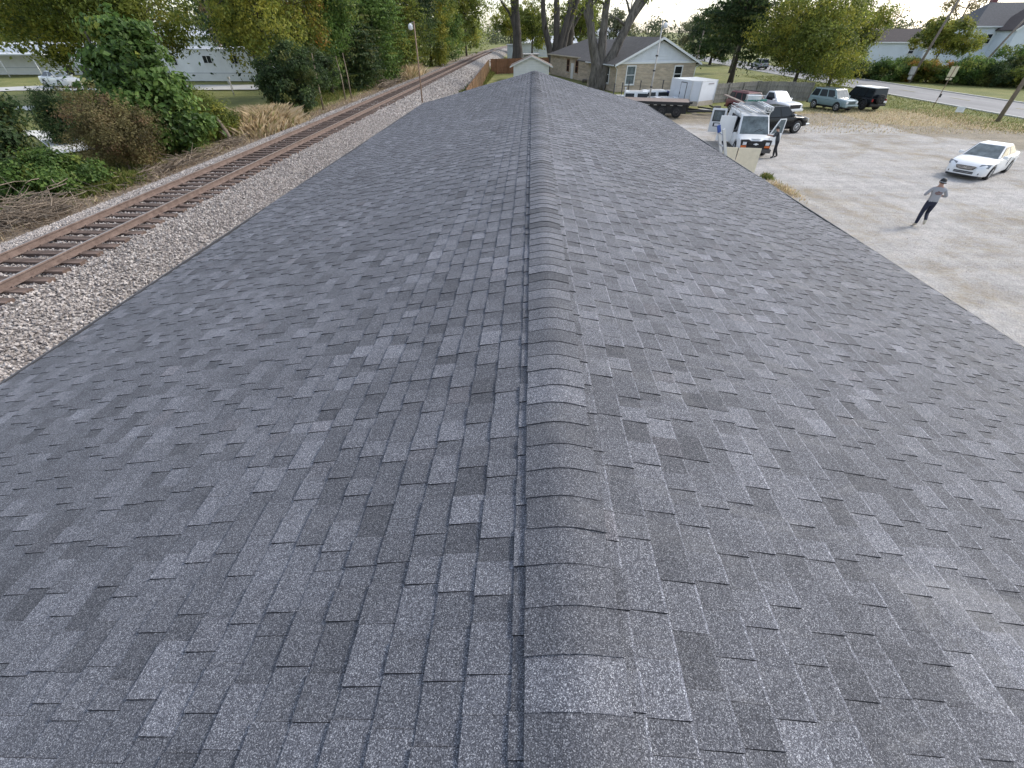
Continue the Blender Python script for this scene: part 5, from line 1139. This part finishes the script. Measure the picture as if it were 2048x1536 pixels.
# flatbed trailer
fb = thing('flatbed_trailer', 'black flatbed trailer with a brown plank deck and a spare wheel under its side', 'trailer', (14.1, 45.75, 0), math.atan2(-1.3, 5.4))
for k in range(9):
    b = MB(); b.box((-3.6, .15+.3*k, 1.24), (7.2, .292, .07)); b.build('deck_plank', M['deck_brown'], fb)
b = MB(); b.box((-3.6, -.06, 1.16), (7.3, .1, .22)); b.box((-3.6, 2.76, 1.16), (7.3, .1, .22)); b.box((.06, 1.35, 1.16), (.1, 2.9, .22)); b.build('side_rail', M['black_matte'], fb)
b = MB(); b.box((-3.4, .25, .72), (6.6, .06, .72)); b.build('skirt', M['black_matte'], fb)
b = MB(); b.box((.0, 1.35, .85), (.08, 2.4, .5)); b.build('end_panel', M['black_matte'], fb)
for k in range(5): b = MB(); b.box((-.75-.72*k, .2, 1.0), (.42 if k % 2 == 0 else .26, .03, .07)); b.build('reflector', M['sign_white'], fb)
ty, c = wheel_mesh(.45, .25, 8); o = ty.build('wheel', M['rubber'], fb); o.location = (-.95, .1, .5); c.build('rim', [M['steel_dark'], M['black_matte']], o)
o2 = o.copy(); C.objects.link(o2); o2.parent = fb; o2.location = (-2.3, .1, .5); c2 = o.children[0].copy(); C.objects.link(c2); c2.parent = o2
b = MB(); b.bar((0, .5, .55), (2.6, 1.3, .5), .12); b.bar((0, 2.2, .55), (2.6, 1.3, .5), .12); b.tube([(2.3, 1.3, 0), (2.3, 1.3, .9)], .05, 8); b.build('tongue', M['black_matte'], fb)
b = MB(); b.box((.12, -.02, 1.24), (.3, .16, .16)); b.build('winch', M['black_matte'], fb)
b = MB(); b.box((-4.2, .18, .62), (.9, .05, .5)); b.build('notice_board', M['sign_white'], fb)
# truck caps stored on the ground behind the flatbed
def truck_cap(label, loc, rz, paint, wins=True, h=.62, L=2.3, W=1.6, z0=.75):
    t = thing('truck_cap', label, 'truck cap', loc, rz, 'truck caps stored behind the flatbed')
    b = MB(); b.loft([[(-L/2, -W/2, z0), (L/2, -W/2, z0), (L/2, W/2, z0), (-L/2, W/2, z0)], [(-L/2+.06, -W/2+.1, z0+h), (L/2-.06, -W/2+.1, z0+h), (L/2-.06, W/2-.1, z0+h), (-L/2+.06, W/2-.1, z0+h)]], smooth=False); b.build('shell', M[paint], t, bevel=.05)
    for q in (-.28, .28):
        b = MB(); b.box((L*q, -W/2+.04, z0+h*.52), (L*.42, .04, h*.52), 0, 0, 0, R_(-9)); b.build('side_window', M['glass'], t)
    b = MB(); b.box((L/2-.02, 0, z0+h*.5), (.04, W*.72, h*.55)); b.build('end_window', M['glass'], t)
    b = MB(); b.box((0, 0, z0+h+.015), (L*.55, W*.5, .04)); b.build('roof_hatch', M['metal_pole'], t)
    b = MB()
    for sx in (-1, 1):
        for sy in (-1, 1): b.box((sx*L*.42, sy*W*.42, z0/2), (.09, .09, z0))
    b.build('stand', M['steel_dark'], t); return t
for x, y, a, p, l, z in ((10.3, 51.2, -8, 'white_paint', 'white truck cap with two small windows, nearest the roof edge', 1.0), (12.6, 53.4, 14, 'white_paint', 'white truck cap behind the yard lamp pole, farthest back', .9), (13.4, 51.2, 8, 'white_paint', 'low white truck cap right of the yard lamp pole', .5),
                      (14.9, 54.6, 5, 'navy', 'navy blue truck cap beside the enclosed trailer', .75), (8.4, 52.0, -5, 'white_paint', 'white truck cap half hidden behind the roof edge, leftmost', .55), (11.4, 55.2, 0, 'white_paint', 'low white truck cap in front of the house window', .5)):
    truck_cap(l, (x, y, 0), R_(a), p, z0=z)
for i, (x, y) in enumerate(((7.4, 53.5), (8.6, 54.2), (9.6, 55.2), (10.6, 57.0), (12.0, 57.6), (13.3, 58), (14.6, 58.2), (15.9, 58.4), (9.1, 50.4))):
    b = MB(); b.box((0, 0, 1.0), (.09, .09, 2.0)); b.box((0, 0, 1.95), (.16, .16, .05)); o = b.build('rack_post', M['steel_dark'] if i < 8 else M['sign_white'])
    o.location = (x, y, 0); tag(o, 'thin white post at the roof edge beside the nearest truck cap' if i > 7 else 'dark metal rack post before the brick house, '+('leftmost of the row', 'second from the left', 'third from the left', 'fourth from the left', 'fourth from the enclosed trailer', 'third from the enclosed trailer', 'second from the enclosed trailer', 'nearest the enclosed trailer')[i], 'post', 'posts in front of the brick house' if i < 8 else None)
# ------------------------------------------------------------------ cream boards and ladder at the eave
for i, (x, wd) in enumerate(((8.05, .54), (8.78, .86))):
    b = MB(); b.box((0, 0, 1.28), (wd, .05, 2.56)); o = b.build('cream_board', M['cream'], bevel=.006); o.location = (x, 19.55-.12*i, 0); o.rotation_euler = (R_(-4), 0, R_(-8))
    tag(o, ['narrow cream board standing upright beside the roof edge, left of a pair', 'wide cream board standing upright beside the roof edge, right of a pair'][i], 'board', 'cream boards standing at the eave')
b = MB(); b.bar((0, 0, 0), (0, -.75, 1.9), .09); b.bar((.7, 0, 0), (.7, -.75, 1.9), .09); o = tag(b.build('timber_prop', M['fence_grey']), 'timber props holding up the cream boards from behind', 'prop'); o.location = (8.0, 20.45, 0)
ladder('leaning_ladder', 'aluminium ladder leaning on the roof eave with a blue cap on one rail', (7.0, 14.45, 0), (5.36, 14.3, 4.05), .42, 13, (0, 1, 0), .08, None, 'plastic_blue')

# ------------------------------------------------------------------ people
def person(label, loc, rz, J, Rr, E, colors, hat=None, hair='black_matte', scale=1, printed=False, hands=()):
    t = thing('person', label, 'person', loc, rz)
    names = list(J); me = bpy.data.meshes.new('body'); me.from_pydata([J[k] for k in names], [(names.index(a), names.index(c)) for a, c in E], [])
    o = link('body', me); sk = o.modifiers.new('skin', 'SKIN'); o.modifiers.new('sub', 'SUBSURF').levels = 2
    if not me.skin_vertices: 
        bm = bmesh.new(); bm.from_mesh(me); bm.verts.layers.skin.verify(); bm.to_mesh(me); bm.free()
    for i, k in enumerate(names):
        rr = Rr[k]; me.skin_vertices[0].data[i].radius = rr if isinstance(rr, tuple) else (rr, rr); me.skin_vertices[0].data[i].use_root = (k == 'pelvis')
    dg = bpy.context.evaluated_depsgraph_get(); nm = bpy.data.meshes.new_from_object(o.evaluated_get(dg)); bpy.data.objects.remove(o)
    nm.materials.clear()
    for c in colors[0]: nm.materials.append(c)
    for p in nm.polygons: p.material_index = colors[1](p.center); p.use_smooth = True
    bo = link('body', nm, t)
    for hx in hands:
        hp, d = Vector(hx[0]), Vector(hx[1]).normalized(); sdv = d.cross(Vector((0, 0, 1))).normalized(); b = MB()
        b.tube([hp-d*.02, hp+d*.04, hp+d*.09], [.028, .04, .034], 8)
        for k in range(4): s = sdv*(-.03+.02*k); l = (.06, .075, .07, .055)[k]; b.tube([hp+d*.08+s, hp+d*(.08+l*.6)+s, hp+d*(.08+l*.8)+s+Vector((0, 0, -l*.45))], [.011, .01, .007], 5)
        b.tube([hp+d*.02+sdv*.035, hp+d*.06+sdv*.065, hp+d*.09+sdv*.06], [.013, .012, .008], 5); b.build('hand', M['skin'], t)
    return t
grey_tee = simple('grey_shirt', (.3, .3, .31), .85, var=.06); jeans = simple('dark_jeans', (.012, .015, .034), .85, var=.3, scale=8); dkshirt = simple('charcoal_shirt', (.05, .055, .06), .85); dkpants = simple('black_trousers', (.014, .014, .017), .85); shoe = simple('pale_shoe', (.42, .38, .3), .7); shoe2 = simple('dark_shoe', (.03, .03, .03), .7)
E_ = [('pelvis', 'waist'), ('waist', 'chest'), ('chest', 'neck'), ('neck', 'head'), ('head', 'crown')]
for s in 'lr': E_ += [('chest', 'sh'+s), ('sh'+s, 'el'+s), ('el'+s, 'wr'+s), ('pelvis', 'hip'+s), ('hip'+s, 'kn'+s), ('kn'+s, 'an'+s), ('an'+s, 'toe'+s)]
R0 = dict(pelvis=(.15, .11), waist=(.165, .12), chest=(.195, .135), neck=.06, head=(.088, .1), crown=(.07, .078))
for s in 'lr': R0.update({'sh'+s: .07, 'el'+s: .056, 'wr'+s: .033, 'hip'+s: .105, 'kn'+s: .076, 'an'+s: .056, 'toe'+s: .046})
# the running man, facing +y (away), local x to the right
J = dict(pelvis=(0, 0, .95), waist=(.01, .03, 1.12), chest=(.02, .1, 1.36), neck=(.02, .15, 1.5), head=(.03, .19, 1.62), crown=(.03, .2, 1.71),
         shl=(-.19, .1, 1.4), ell=(-.35, .04, 1.17), wrl=(-.2, .27, 1.15), shr=(.22, .1, 1.4), elr=(.37, .06, 1.16), wrr=(.2, .3, 1.15),
         hipl=(-.1, 0, .88), knl=(-.13, -.02, .48), anl=(-.16, -.14, .09), toel=(-.16, .05, .04), hipr=(.1, .02, .88), knr=(.1, .12, .5), anr=(.05, -.24, .3), toer=(.05, -.3, .14))
def col_run(c):
    if c.z < .13 or (c.x > -.02 and c.z < .32 and c.y < -.2): return 3
    if c.z < .98 and abs(c.x) < .26: return 1
    if c.z > 1.475 and abs(c.x) < .12: return 2
    if c.y > .14 and c.z < 1.24 and c.z > 1.02 and abs(c.x) > .1: return 2
    return 0
run_dir = (.35, .94)
rz = math.atan2(run_dir[1], run_dir[0])-math.pi/2
man = person('man in grey t-shirt, dark jeans and backward black cap jogging across the gravel', (15.98, 18.19, .012), rz, J, R0, E_, ([grey_tee, jeans, M['skin'], shoe], col_run), hands=(((-.19, .29, 1.15), (.4, 1, .1)), ((.19, .32, 1.155), (-.4, 1, .1))))
b = MB(); b.lathe([(.001, .125), (.06, .115), (.098, .07), (.112, .0), (.11, -.03), (.1, -.03)], 16, (.03, .19, 1.66)); cp = b.build('cap', M['black_matte'], man)
b = MB(); b.loft([[(.03+.1*math.cos(a), .19-.09-.09*abs(math.sin(a)), 1.64-.02) for a in np.linspace(math.pi, 2*math.pi, 9)], [(.03+.1*math.cos(a), .19-.08-.08*abs(math.sin(a)), 1.655) for a in np.linspace(math.pi, 2*math.pi, 9)]], smooth=False); b.build('cap_brim', M['black_matte'], cp)
b = MB(); b.tube([(.03+.104*math.cos(a), .19+.104*math.sin(a), 1.655) for a in np.linspace(3.5, 5.9, 9)], .013, 5); b.build('cap_band', M['sign_white'], cp)
b = MB()
for k, (dx, z, wd, h) in enumerate(((-.06, 1.3, .1, .03), (.05, 1.305, .12, .035), (0, 1.262, .22, .025), (.0, 1.235, .14, .018), (-.02, 1.335, .07, .022))): b.box((.02+dx, -.052+.03*(z-1.23)/.1-.012, z), (wd, .02, h), 0, 0, 0, R_(-18))
b.build('shirt_print', M['print_brown'], man)
for s in (-1, 1): b = MB(); b.lathe([(.001, .02), (.02, .015), (.026, 0), (.02, -.015), (.001, -.02)], 8, (.03+s*.088, .19, 1.62)); b.build('ear', M['skin'], man)
# the man at the driver's door of the van: faces -x local y, leaning in
J = dict(pelvis=(0, 0, .92), waist=(0, .05, 1.1), chest=(0, .13, 1.33), neck=(0, .19, 1.48), head=(0, .23, 1.59), crown=(0, .24, 1.68),
         shl=(-.19, .13, 1.38), ell=(-.22, .34, 1.2), wrl=(-.14, .56, 1.25), shr=(.19, .13, 1.38), elr=(.26, .3, 1.16), wrr=(.18, .52, 1.2),
         hipl=(-.1, 0, .86), knl=(-.12, .03, .47), anl=(-.13, -.02, .08), toel=(-.14, .14, .04), hipr=(.1, 0, .86), knr=(.12, -.08, .48), anr=(.14, -.28, .09), toer=(.15, -.12, .04))
def col_van(c):
    if c.z < .11: return 3
    if c.z < .95 and abs(c.x) < .28: return 1
    if c.z > 1.455 and abs(c.x) < .12: return 2
    if c.y > .4 and c.z > 1.0: return 2
    return 0
m2 = person('man in dark shirt and black trousers leaning in at the open driver door', (15.25, 30.35, .012), R_(75), J, R0, E_, ([dkshirt, dkpants, M['skin'], shoe2], col_van), hands=(((-.14, .58, 1.25), (.1, 1, 0)), ((.18, .54, 1.2), (-.1, 1, 0))))
b = MB(); b.lathe([(.001, .105), (.06, .095), (.098, .05), (.106, -.01), (.1, -.05)], 16, (0, .225, 1.63)); b.build('hair', M['black_matte'], m2)
for s in (-1, 1): b = MB(); b.lathe([(.001, .02), (.02, .015), (.026, 0), (.02, -.015), (.001, -.02)], 8, (s*.088, .23, 1.59)); b.build('ear', M['skin'], m2)
b = MB(); b.tube([(0, .32, 1.61), (0, .345, 1.575), (0, .325, 1.565)], [.012, .018, .01], 6); b.build('nose', M['skin'], m2)
